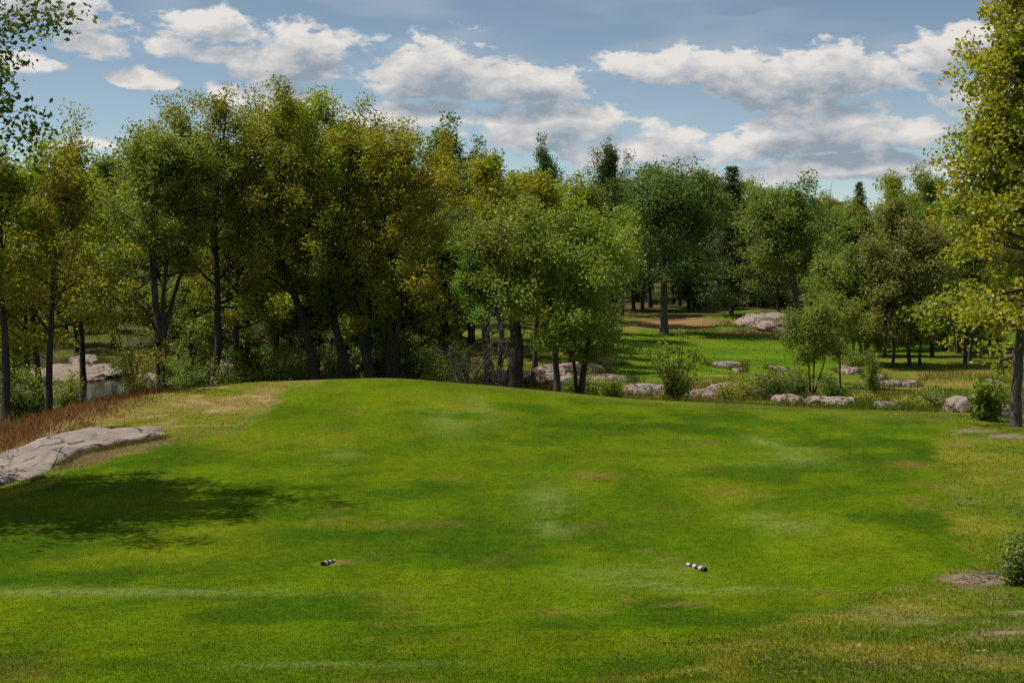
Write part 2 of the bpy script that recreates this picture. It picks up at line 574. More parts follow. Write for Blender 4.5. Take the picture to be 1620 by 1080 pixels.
def mat_rock(name, c1, c2, c3):
    m, t, b = new_mat(name)
    tc = t.node('ShaderNodeTexCoord')
    v = tc.outputs['Object']
    big = t.noise(v, 0.9, 5, 0.6, 0.4)
    mid = t.noise(v, 5.0, 6, 0.65)
    fine = t.noise(v, 45.0, 3, 0.6)
    vor = t.node('ShaderNodeTexVoronoi', feature='DISTANCE_TO_EDGE')
    vor.inputs['Scale'].default_value = 0.55
    vw = t.vmath('ADD', v, t.vmath('MULTIPLY', big.outputs['Color'], (1.0, 1.0, .4)))
    t.l.new(vw, vor.inputs['Vector'])
    crack = t.ramp(vor.outputs['Distance'], 0.0, 0.03)
    col = t.mix(t.ramp(big.outputs[0], .35, .65), rgb(*c1), rgb(*c2))
    col = t.mix(t.ramp(mid.outputs[0], .52, .70), col, rgb(*c3))
    col = t.mix(t.ramp(fine.outputs[0], .55, .75, 0, .5), col, rgb(.10, .09, .08))
    col = t.mix(t.ramp(mid.outputs['Color'], .60, .72, 0, .75), col, rgb(.060, .055, .048))
    col = t.mix(crack, rgb(.055, .05, .035), col)
    t.l.new(col, b.inputs['Base Color'])
    b.inputs['Roughness'].default_value = 0.85
    b.inputs['Specular IOR Level'].default_value = 0.3
    bump = t.node('ShaderNodeBump')
    bump.inputs['Strength'].default_value = 0.9
    bump.inputs['Distance'].default_value = 0.06
    hsum = t.math('ADD', t.math('MULTIPLY', mid.outputs[0], 1.0), t.math('MULTIPLY', crack, .8))
    t.l.new(hsum, bump.inputs['Height'])
    t.l.new(bump.outputs[0], b.inputs['Normal'])
    return m


def mat_plain(name, c, rough=0.6):
    m, t, b = new_mat(name)
    tc = t.node('ShaderNodeTexCoord')
    n = t.noise(tc.outputs['Object'], 14.0, 4, 0.6)
    t.l.new(t.mix(t.ramp(n.outputs[0], .3, .7), rgb(*[q * .75 for q in c]), rgb(*[min(1, q * 1.15) for q in c])), b.inputs['Base Color'])
    b.inputs['Roughness'].default_value = rough
    return m


def mat_water():
    m, t, b = new_mat('pond_water')
    tc = t.node('ShaderNodeTexCoord')
    n = t.noise(t.vmath('MULTIPLY', tc.outputs['Object'], (1, 2.2, 1)), 3.0, 4, 0.6)
    b.inputs['Base Color'].default_value = rgb(.030, .027, .016)
    b.inputs['Roughness'].default_value = 0.06
    b.inputs['IOR'].default_value = 1.33
    bump = t.node('ShaderNodeBump')
    bump.inputs['Strength'].default_value = 0.25
    bump.inputs['Distance'].default_value = 0.02
    t.l.new(n.outputs[0], bump.inputs['Height'])
    t.l.new(bump.outputs[0], b.inputs['Normal'])
    return m


mat_ground()
mat_blade()
mat_water()
mat_leaf('leaf_olive', (.078, .100, .010), (.134, .150, .013), (.156, .150, .016))
mat_leaf('leaf_yellow', (.100, .120, .009), (.152, .166, .012), (.172, .160, .014))
mat_leaf('leaf_green', (.060, .086, .013), (.105, .131, .017))
mat_leaf('leaf_lime', (.085, .110, .016), (.134, .156, .021))
mat_leaf('leaf_maple', (.105, .122, .012), (.170, .172, .016), (.185, .150, .018))
mat_leaf('leaf_dark', (.038, .056, .014), (.070, .091, .019))
mat_leaf('leaf_blue', (.038, .064, .022), (.066, .095, .030))
mat_leaf('leaf_grey', (.078, .092, .026), (.122, .134, .036))
mat_leaf('leaf_shrub', (.056, .084, .015), (.102, .131, .020))
mat_leaf('needle', (.024, .042, .013), (.046, .070, .019), trans=0.15)
mat_leaf('dead_leaf', (.10, .060, .030), (.20, .130, .06))
mat_bark('bark_dark', (.020, .017, .013), (.046, .039, .031))
mat_bark('bark_grey', (.050, .045, .038), (.115, .104, .088))
mat_bark('dead_wood', (.050, .040, .032), (.11, .092, .080))
mat_rock('granite', (.30, .215, .172), (.22, .178, .155), (.36, .275, .225))
mat_rock('granite_grey', (.255, .205, .172), (.175, .148, .130), (.33, .27, .225))
mat_plain('pipe_white', (.45, .43, .40))
mat_plain('pipe_black', (.015, .015, .016))

# ------------------------------------------------------------------ mesh helpers


def mesh_np(name, verts, quads=None, tris=None, mat=None, smooth_=False, face_attr=None, point_col=None):
    me = bpy.data.meshes.new(name)
    verts = np.asarray(verts, np.float32)
    nq = 0 if quads is None else len(quads)
    nt = 0 if tris is None else len(tris)
    me.vertices.add(len(verts))
    me.vertices.foreach_set('co', verts.ravel())
    me.loops.add(nq * 4 + nt * 3)
    me.polygons.add(nq + nt)
    li = []
    if nq:
        li.append(np.asarray(quads, np.int32).ravel())
    if nt:
        li.append(np.asarray(tris, np.int32).ravel())
    me.loops.foreach_set('vertex_index', np.concatenate(li))
    starts = np.concatenate([np.arange(nq) * 4, nq * 4 + np.arange(nt) * 3]).astype(np.int32)
    me.polygons.foreach_set('loop_start', starts)
    if smooth_:
        me.polygons.foreach_set('use_smooth', np.ones(nq + nt, bool))
    if face_attr:
        for k, v in face_attr.items():
            a = me.attributes.new(k, 'FLOAT', 'FACE')
            a.data.foreach_set('value', np.asarray(v, np.float32))
    if point_col is not None:
        a = me.attributes.new('albedo', 'FLOAT_COLOR', 'POINT')
        c = np.ones((len(verts), 4), np.float32)
        c[:, :3] = point_col
        a.data.foreach_set('color', c.ravel())
    me.update(calc_edges=True)
    me.validate()
    if mat:
        me.materials.append(MATS[mat])
    return me


def link(name, me, parent=None, loc=None):
    o = bpy.data.objects.new(name, me)
    COL.objects.link(o)
    if parent is not None:
        o.parent = parent
    if loc is not None:
        o.location = loc
    return o


def tag(o, label=None, cat=None, group=None, kind=None):
    if label:
        o['label'] = label
    if cat:
        o['category'] = cat
    if group:
        o['group'] = group
    if kind:
        o['kind'] = kind
    return o


def copy_thing(src, loc, rz=0.0, scale=1.0, label=None, group=None):
    c = src.copy()
    COL.objects.link(c)
    c.location = loc
    c.rotation_euler = (0, 0, rz)
    c.scale = scale if hasattr(scale, '__len__') else (scale,) * 3
    if label:
        c['label'] = label
    if group:
        c['group'] = group
    for ch in src.children:
        k = ch.copy()
        COL.objects.link(k)
        k.parent = c
    return c


class Tubes:
    def __init__(s):
        s.v, s.q, s.n = [], [], 0

    def add(s, pts, rad, sides=6):
        pts = np.asarray(pts, float)
        rad = np.asarray(rad, float)
        n = len(pts)
        tan = np.gradient(pts, axis=0)
        tan /= np.linalg.norm(tan, axis=1, keepdims=True) + 1e-9
        ref = np.array([1.0, 0.13, 0.0]) if abs(tan[0][0]) < .8 else np.array([0.0, 1.0, .1])
        a = np.cross(tan, ref)
        a /= np.linalg.norm(a, axis=1, keepdims=True) + 1e-9
        b = np.cross(tan, a)
        th = np.arange(sides) * 2 * math.pi / sides
        ring = a[:, None] * np.cos(th)[None, :, None] + b[:, None] * np.sin(th)[None, :, None]
        v = pts[:, None] + ring * rad[:, None, None]
        s.v.append(v.reshape(-1, 3))
        i = np.arange(n - 1)[:, None] * sides
        j = np.arange(sides)[None]
        jn = (j + 1) % sides
        q = np.stack([i + j, i + jn, i + sides + jn, i + sides + j], -1).reshape(-1, 4) + s.n
        s.q.append(q)
        s.n += n * sides

    def mesh(s, name, mat):
        return mesh_np(name, np.concatenate(s.v), np.concatenate(s.q), None, mat, True)


def resample(pts, n):
    pts = np.asarray(pts, float)
    d = np.r_[0, np.cumsum(np.linalg.norm(np.diff(pts, axis=0), axis=1))]
    t = np.linspace(0, d[-1], n)
    out = np.stack([np.interp(t, d, pts[:, k]) for k in range(pts.shape[1])], -1)
    if n > 4:                      # soften the corners
        for _ in range(2):
            out[1:-1] = (out[:-2] + 2 * out[1:-1] + out[2:]) / 4
    return out


def unit(v):
    return v / (np.linalg.norm(v, axis=-1, keepdims=True) + 1e-9)


LEAF_MORE = 1.25


def leaf_mesh(rng, centres, per, spread, size, clump_tint, mat, name, up=0.35, wide=0.6, centre0=None):
    """leaf blades scattered round the twig ends"""
    per = max(1, int(round(per * LEAF_MORE)))
    size = size / LEAF_MORE ** .5 * 1.02
    n = len(centres) * per
    c = np.repeat(centres, per, 0)
    tint = np.repeat(clump_tint, per)
    off = np.clip(rng.normal(size=(n, 3)), -1.7, 1.7) * np.array(spread)
    c = c + off
    nrm = rng.normal(size=(n, 3)) * 0.65
    nrm[:, 2] += up
    if centre0 is not None:
        nrm += unit(c - centre0) * 0.2
    nrm = unit(nrm)
    t = unit(np.cross(nrm, rng.normal(size=(n, 3))))
    b = np.cross(nrm, t)
    ln = size * rng.uniform(.65, 1.3, (n, 1))
    wd = ln * wide * rng.uniform(.8, 1.2, (n, 1))
    v = np.empty((n, 4, 3))
    v[:, 0] = c - t * ln * .5
    v[:, 1] = c + b * wd * .5 - t * ln * .06 + nrm * wd * .12
    v[:, 2] = c + t * ln * .5 - nrm * ln * .10
    v[:, 3] = c - b * wd * .5 - t * ln * .06 + nrm * wd * .12
    q = np.arange(n * 4).reshape(n, 4)
    ft = np.clip(tint + rng.normal(size=n) * .22, 0, 1)
    return mesh_np(name, v.reshape(-1, 3), q, None, mat, False, {'tint': ft})


def grow(seed, stems, r0, zlo, prof, n1=26, elev=(12, 74), n2=7, n3=4, per=16, spread=(.20, .20, .15), size=.12,
         leaf='leaf_green', bark='bark_dark', curl=.25, top_thin=1.0, up=.35, wide=.6, keep=None, sub=.5, flare=1.5):
    """stems: polylines from the ground up; prof(t): branch length at t of the crown height. Returns trunk, limb and crown meshes."""
    rng = np.random.default_rng(seed)
    trunk, limbs = Tubes(), Tubes()
    cl, ct = [], []
    ztop = max(s[-1][2] for s in stems)
    ga = rng.uniform(0, 6.28)
    for si, s in enumerate(stems):
        n = max(10, int(len(s) * 4))
        P = resample(s, n)
        L = np.linspace(0, 1, n)
        P[1:-1] += np.cumsum(rng.normal(size=(n - 2, 3)) * .018 * ztop / 10, 0) * np.array([1, 1, 0])
        rb = r0[si] if hasattr(r0, '__len__') else r0
        R = rb * (1 - L) ** .8 * .93 + rb * .07
        R[0] *= flare
        R[1] *= 1 + (flare - 1) * .3
        trunk.add(P, R, 8)
        zl = max(zlo, P[0][2] + .2)
        cand = np.nonzero(P[:, 2] > zl)[0]
        if len(cand) < 2:
            continue
        m = max(6, int(n1 / len(stems) ** .6))
        for k in range(m):
            f = (k + rng.uniform(0, .9)) / m
            z = zl + (P[-1, 2] - zl) * f ** .85
            j = np.clip(np.searchsorted(P[:, 2], z), 1, n - 1)
            w = (z - P[j - 1, 2]) / max(P[j, 2] - P[j - 1, 2], 1e-3)
            b0 = P[j - 1] + (P[j] - P[j - 1]) * np.clip(w, 0, 1)
            ga += 2.4 + rng.normal() * .5
            tz = (z - zlo) / max(ztop - zlo, .1)
            length = prof(tz) * rng.choice([.55, .8, 1.0, 1.2, 1.4]) * rng.uniform(.8, 1.1)
            if tz > .8:
                length *= rng.uniform(.5, 1.2)
            e = math.radians(elev[0] + (elev[1] - elev[0]) * tz + rng.normal() * 12)
            d = np.array([math.cos(ga) * math.cos(e), math.sin(ga) * math.cos(e), math.sin(e)])
            pts = [b0]
            for q in range(5):
                d = unit(d + np.array([0, 0, curl * .3]) + rng.normal(size=3) * .12)
                pts.append(pts[-1] + d * length / 5)
            pts = np.array(pts)
            if keep is not None and not keep(pts[-1]):
                continue
            rr = min(np.interp(j, np.arange(n), R) * .6, .014 + length * .019)
            limbs.add(pts, np.linspace(rr, rr * .2, 6), 5)
            kt = rng.uniform(.15, .85)
            for q in range(n2):
                ff = rng.uniform(.25, 1.0) ** .8
                a = ff * 5
                i0 = min(int(a), 4)
                p0 = pts[i0] + (pts[i0 + 1] - pts[i0]) * (a - i0)
                sd = unit(unit(pts[i0 + 1] - pts[i0]) * .8 + unit(rng.normal(size=3)) * .9 + np.array([0, 0, .12 + curl * .3]))
                sl = length * sub * rng.uniform(.45, 1.0) * (1.25 - ff * .5)
                p1 = p0 + sd * sl * .5
                sd2 = unit(sd + rng.normal(size=3) * .25 + np.array([0, 0, curl * .3]))
                p2 = p1 + sd2 * sl * .5
                limbs.add([p0, p1, p2], [rr * .38, rr * .25, rr * .08], 3)
                if tz > .75 and rng.random() > top_thin:
                    continue
                for w_ in range(n3):
                    fq = rng.uniform(.35, 1.12)
                    c = p0 + (p1 - p0) * fq * 2 if fq < .5 else p1 + (p2 - p1) * (fq - .5) * 2
                    cl.append(c + rng.normal(size=3) * .10 * sl)
                    ct.append(np.clip(kt + rng.normal() * .22, 0, 1))
    cl, ct = np.array(cl), np.array(ct)
    ctr = cl.mean(0)
    crown = leaf_mesh(rng, cl, per, spread, size, ct, leaf, 'crown', up, wide, ctr)
    return trunk.mesh('trunk', bark), limbs.mesh('limbs', bark), crown


def thing(name, label, cat, loc, group=None):
    o = bpy.data.objects.new(name, None)
    o.empty_display_size = .3
    COL.objects.link(o)
    o.location = loc
    return tag(o, label, cat, group)


def tree(name, label, loc, meshes, group=None, rz=0.0, scale=1.0):
    o = thing(name, label, 'tree' if 'tree' in name else 'shrub', loc, group)
    o.rotation_euler = (0, 0, rz)
    o.scale = scale if hasattr(scale, '__len__') else (scale,) * 3
    names = ('trunk', 'limbs', 'crown') if 'tree' in name else ('stems', 'twigs', 'foliage')
    for n, me in zip(names, meshes):
        if me is not None:
            q = link(n, me, o)
            if n in ('crown', 'foliage', 'twigs', 'limbs'):
                q['kind'] = 'stuff'
    return o


def shape(kind, R):
    def egg(t):
        return R * (0.30 + 0.9 * math.sin(math.pi * min(1, max(0, .12 + .80 * t)) ** .9)) * .85
    def vase(t):
        return R * (.55 + .75 * math.sin(math.pi * min(1, .22 + .66 * t)))* .8
    def cone(t):
        return R * (1.02 - .9 * t)
    def column(t):
        return R * (.75 + .4 * math.sin(math.pi * t)) * (1 if t < .8 else (1.25 - t) / .45)
    def tall(t):
        return R * (1.0 - .62 * t)
    return dict(tall=tall, egg=egg, vase=vase, cone=cone, column=column)[kind]


# ------------------------------------------------------------------ the ground sheet
def grow_axis(core, far, n):
    return np.concatenate([-(core[-1] + np.geomspace(.8, far, n))[::-1] if False else np.array([]), core, core[-1] + np.geomspace(.8, far, n)])


def build_ground():
    xs = np.arange(0, 16, .30)
    xs = np.concatenate([xs, np.arange(16, 60, .7), 60 + np.geomspace(1.2, 3500, 40)])
    xs = np.concatenate([-xs[:0:-1], xs])
    ys = np.concatenate([-(np.geomspace(1.2, 400, 16)[::-1]) - 4, np.arange(-4, 12, .7), np.arange(12, 52, .28), np.arange(52, 150, .6), 150 + np.geomspace(1.0, 3700, 50)])
    X, Y = np.meshgrid(xs, ys, indexing='ij')
    x, y = X.ravel(), Y.ravel()
    z = ground(x, y)
    c, *_ = albedo(x, y)
    nx, ny = len(xs), len(ys)
    i = np.arange(nx - 1)[:, None] * ny
    j = np.arange(ny - 1)[None]
    q = np.stack([i + j, i + ny + j, i + ny + j + 1, i + j + 1], -1).reshape(-1, 4)
    me = mesh_np('ground', np.stack([x, y, z], -1), q, None, 'turf', True, None, c)
    tag(link('ground', me), 'rolling golf course turf, mown fairway and rough running down to the wood', None, kind='structure')


build_ground()

WATER_Z = -1.78
wp = [on_ground(p, d) for p, d in ((-60, 58), (40, 52), (120, 52), (230, 56), (260, 64), (235, 76), (120, 80), (0, 78), (-90, 70))]
wv = np.array([[p[0], p[1], WATER_Z] for p in wp])
wc = wv.mean(0)
wm = mesh_np('pond', np.vstack([wv, wc[None]]), None, [(i, (i + 1) % 9, 9) for i in range(9)], 'pond_water')
tag(link('pond', wm), 'small dark pond between the trees on the left', None, kind='structure')


# ------------------------------------------------------------------ grass
def blades(name, label, x, y, h, w, lean, col, seed, kind='stuff'):
    rng = np.random.default_rng(seed)
    n = len(x)
    z = ground(x, y)
    a = rng.uniform(0, math.pi, n)
    dx, dy = np.cos(a) * w / 2, np.sin(a) * w / 2
    lx, ly = rng.normal(size=n) * lean * h, rng.normal(size=n) * lean * h
    v = np.empty((n, 3, 3))
    v[:, 0] = np.stack([x - dx, y - dy, z - .004], -1)
    v[:, 1] = np.stack([x + dx, y + dy, z - .004], -1)
    v[:, 2] = np.stack([x + lx, y + ly, z + h], -1)
    c3 = np.repeat(col, 3, 0)
    me = mesh_np(name, v.reshape(-1, 3), None, np.arange(n * 3).reshape(n, 3), 'grass_blade', False, None, c3)
    return tag(link(name, me), label, None, kind=kind)


def fan(rng, n, u0, u1, d0, d1, power):
    e = 1 - power
    r = rng.random(n)
    d = (d0 ** e + (d1 ** e - d0 ** e) * r) ** (1 / e)
    u = rng.uniform(u0, u1, n)
    return u * d, d


def build_grass():
    rng = np.random.default_rng(77)
    x, y = fan(rng, 350000, -.56, .60, 11.5, 50, 1.7)
    c, fair, behind, farf, brush, bare = albedo(x, y)
    ok = (behind < .4) & ((bare < .45) | fair)
    x, y, c, fair, brush = x[ok], y[ok], c[ok], fair[ok], brush[ok]
    c = c * rng.uniform(.80, 1.30, (len(x), 1)) * (1 + rng.normal(size=(len(x), 3)) * .05)
    sc = np.clip(y / 20, .8, 2.2)
    tall = fbm(np.stack([x, y], -1) * .8, 3, 61)
    f = fair
    blades('fairway_grass', 'short mown bright green grass of the fairway', x[f], y[f], rng.uniform(.008, .024, f.sum()), .011 * sc[f], .35, np.clip(c[f], 0, 1), 1)
    f = ~fair & (brush < .5)
    hh = rng.uniform(.015, .045, f.sum()) * (.5 + tall[f])
    blades('rough_grass', 'longer olive and straw coloured grass beside the fairway', x[f], y[f], hh, .012 * sc[f], .45, np.clip(c[f], 0, 1), 2)
    # rusty dead brush on the far left bank
    m = 26000
    x = rng.uniform(-18.5, -9.5, m)
    y = rng.uniform(29, 46, m)
    c, fair, behind, farf, brush, bare = albedo(x, y)
    ok = (brush > rng.random(m)) & (behind < .9)
    x, y = x[ok], y[ok]
    p = rng.random((len(x), 1))
    c = np.where(p < .5, np.array([.15, .062, .026]), np.where(p < .85, np.array([.27, .17, .075]), np.array([.12, .13, .025]))) * rng.uniform(.5, 1.3, (len(x), 1))
    tl = fbm(np.stack([x, y], -1) * 1.1, 3, 63)
    blades('dead_brush', 'rusty brown dead bracken and grass on the bank at the left', x, y, rng.uniform(.08, .42, len(x)) * (tl + .3), np.full(len(x), .022), .6, c, 4)
    # meadow behind the crest, tall and yellowing
    m = 150000
    x, y = fan(rng, m, -.42, .52, 43, 112, 1.2)
    c, fair, behind, farf, brush, bare = albedo(x, y)
    px = x / y * F + W / 2
    pat = fbm(np.stack([x, y], -1) * .28, 3, 66)
    inw = (px < 700) & (rng.random(m) > .35)
    ok = (behind > .5) & ~farf & ~inw & (pat > .40) & (ground(x, y) > WATER_Z)
    x, y, c, pat, px = x[ok], y[ok], c[ok], pat[ok], px[ok]
    gold = (rng.random((len(x), 1)) < smooth(.52, .66, pat)[:, None] * .7)
    c = np.where(gold, np.array([.26, .19, .06]), np.array([.085, .125, .012])) * rng.uniform(.6, 1.35, (len(x), 1))
    blades('meadow_grass', 'tall yellowing meadow grass in the dip beyond the fairway', x, y, rng.uniform(.12, .55, len(x)) * (pat + .25), .018 * y / 45, .4, c, 5)
    # short grass on the far fairway
    m = 60000
    x, y = fan(rng, m, -.05, .50, 68, 140, 1.3)
    c, fair, behind, farf, brush, bare = albedo(x, y)
    x, y, c = x[farf], y[farf], c[farf]
    blades('far_grass', 'smooth bright grass of the far fairway by the domed rock', x, y, rng.uniform(.02, .06, len(x)), .03 * y / 45, .4, np.clip(c * rng.uniform(.8, 1.25, (len(x), 1)), 0, 1), 6)


build_grass()


# ------------------------------------------------------------------ rocks
def ico(sub):
    import bmesh
    bm = bmesh.new()
    bmesh.ops.create_icosphere(bm, subdivisions=sub, radius=1.0)
    v = np.array([q.co[:] for q in bm.verts])
    f = np.array([[q.index for q in p.verts] for p in bm.faces])
    bm.free()
    return v, f


ICO = ico(5)
ICO4 = ico(4)


def rock_mesh(seed, sx, sy, sz, rough=.35, flat=.5, blocky=.35, fine=True):
    rng = np.random.default_rng(seed)
    v, f = ICO if fine else ICO4
    p = v.copy()
    # squarish plan, flattened top
    e = 1 - blocky * .25
    p = np.sign(p) * np.abs(p) ** e
    p[:, 2] = np.where(p[:, 2] > flat, flat + (p[:, 2] - flat) * .35, p[:, 2])
    # a few cleavage planes
    for _ in range(6):
        n = unit(rng.normal(size=3) * np.array([1, 1, .8]))
        d = rng.uniform(.70, .95)
        s = p @ n - d
        p = p - np.where(s > 0, s, 0)[:, None] * n * .85
    q = v * 1.6 + seed * 3.1
    dsp = (fbm(q, 4, seed) - .5) * rough + (np.abs(fbm(q * 2.6, 3, seed + 9) - .5) * -2 + .25) * rough * .35 + (fbm(q * 9, 3, seed + 17) - .5) * rough * .14
    p = p * (1 + dsp[:, None])
    p = p * np.array([sx, sy, sz])
    return p, f


def rock(label, x0, x1, yt, yb, d, depth=.8, mat='granite', seed=1, rot=0.0, tilt=(0, 0), flat=.45, blocky=.4, group=None, rough=.42, name='rock'):
    px = (x0 + x1) / 2
    dcr = float(np.interp(ray(px, 400)[0], UC, DC))
    crest_row = float(np.interp(px, PXC, ROWC))
    boulder = depth >= .88
    if not boulder:                       # a ledge lying in the slope: most of its height in the picture is depth
        d_near = max(hit(px, min(yb, crest_row - 3), dcr + 5)[1], dcr + 6)
        if not .75 * d < d_near < 1.25 * d:
            d_near = d
        half = min(max((yb - yt) * d_near ** 2 / (6.3 * F) * .42, wd_(x0, x1, d_near) * .22), wd_(x0, x1, d_near) * .8)
        d = d_near + half
        c = on_ground(px, d)
        wd = wd_(x0, x1, d)
        hgt = max((yb - yt) / F * d * .50, .05 * wd, .16)
        p, f = rock_mesh(seed, wd / 2 * 1.06, half * 1.1, hgt * 1.25, rough, .55, blocky)
        zb = c[2] - hgt * .12
    else:
        c = on_ground(px, d)
        wd = wd_(x0, x1, d)
        zb = min(row_z(yb, d), c[2] + .05)
        hgt = max(row_z(yt, d) - zb, .15)
        p, f = rock_mesh(seed, wd / 2 * 1.06, wd / 2 * depth, hgt * 1.05, rough, .72, blocky)
    cr, sr = math.cos(rot), math.sin(rot)
    p = np.stack([p[:, 0] * cr - p[:, 1] * sr, p[:, 0] * sr + p[:, 1] * cr, p[:, 2]], -1)
    if not boulder:
        an = np.arctan2(p[:, 1], p[:, 0])
        k_ = 1 + (fbm(np.stack([np.cos(an) * 1.6 + seed, np.sin(an) * 1.6], -1), 3, seed) - .5) * .75
        p[:, :2] *= k_[:, None]
        jo = np.minimum(np.abs(((p[:, 0] * .9 + p[:, 1] * .3 + fbm(p[:, :2] * .8 + seed, 3, seed) * 1.3) * .75) % 1 - .5),
                        np.abs(((p[:, 1] * .8 - p[:, 0] * .25 + fbm(p[:, :2] * .7 + seed, 3, seed + 2) * 1.5) * .6) % 1 - .5))
        p[:, 2] += np.where(p[:, 2] > 0, -.22 * np.exp(-(jo / .035) ** 2), 0)
    ROCKS.append((c[0], c[1], np.abs(p[:, 0]).max(), np.abs(p[:, 1]).max()))
    if not boulder:
        p[:, 2] += np.clip(ground(p[:, 0] + c[0], p[:, 1] + c[1]) - c[2], -.8, .8)
    me = mesh_np('rock', p, None, f, mat, True)
    o = link(name, me, None, (c[0], c[1], zb - .02))
    return tag(o, label, 'rock', group)


ROCKS = []


def wd_(x0, x1, d):
    return (x1 - x0) / F * d


def slab(label, outline, thick, mat, seed):
    """ledge lying in the slope: outline in photo pixels that touch the ground"""
    pts = np.array([hit(a, b) for a, b in outline])
    c = pts.mean(0)
    n = 46
    rng = np.random.default_rng(seed)
    ring = np.vstack([pts, pts[:1]])
    ring = resample(ring, 97)[:-1]
    ring[:, :2] += (fbm(ring[:, :2] * 1.3, 3, seed + 40)[:, None] - .5) * (ring[:, :2] - c[:2]) * .35 + rng.normal(size=(96, 2)) * .035
    levels = np.linspace(0, 1, n // 2)
    V, Q = [], []
    m = len(ring)
    for k, s in enumerate(levels):
        xy = c[:2] + (ring[:, :2] - c[:2]) * (1.06 - s)if s < 1 else np.repeat(c[None, :2], m, 0)
        if s < 1:
            xy = c[:2] + (ring[:, :2] - c[:2]) * (1.06 * (1 - s) + .001)
        g = ground(xy[:, 0], xy[:, 1])
        q = np.concatenate([xy * 1.0, np.zeros((m, 1))], 1)
        rise = min(1.0, s / .16)
        joint = np.abs(((xy[:, 0] * .8 + xy[:, 1] * .35 + fbm(xy * .7, 3, seed + 8) * 1.6) * .55) % 1 - .5)
        dz = -.10 * np.exp(-(joint / .03) ** 2) * rise + thick * (rise ** .6) * (.75 + .5 * fbm(xy * .55, 3, seed)) + (fbm(xy * 1.6, 4, seed + 3) - .5) * .16 * rise + (np.abs(fbm(xy * .8, 3, seed + 5) - .5) * -1) * .3 * rise
        V.append(np.concatenate([xy, (g + dz - .10 * (1 - rise))[:, None]], 1))
    V = np.concatenate(V)
    i = np.arange(len(levels) - 1)[:, None] * m
    j = np.arange(m)[None]
    jn = (j + 1) % m
    Q = np.stack([i + j, i + jn, i + m + jn, i + m + j], -1).reshape(-1, 4)
    V2 = V - np.array([c[0], c[1], c[2]])
    me = mesh_np('rock', V2, Q, None, mat, True)
    return tag(link('rock', me, None, tuple(c)), label, 'rock')


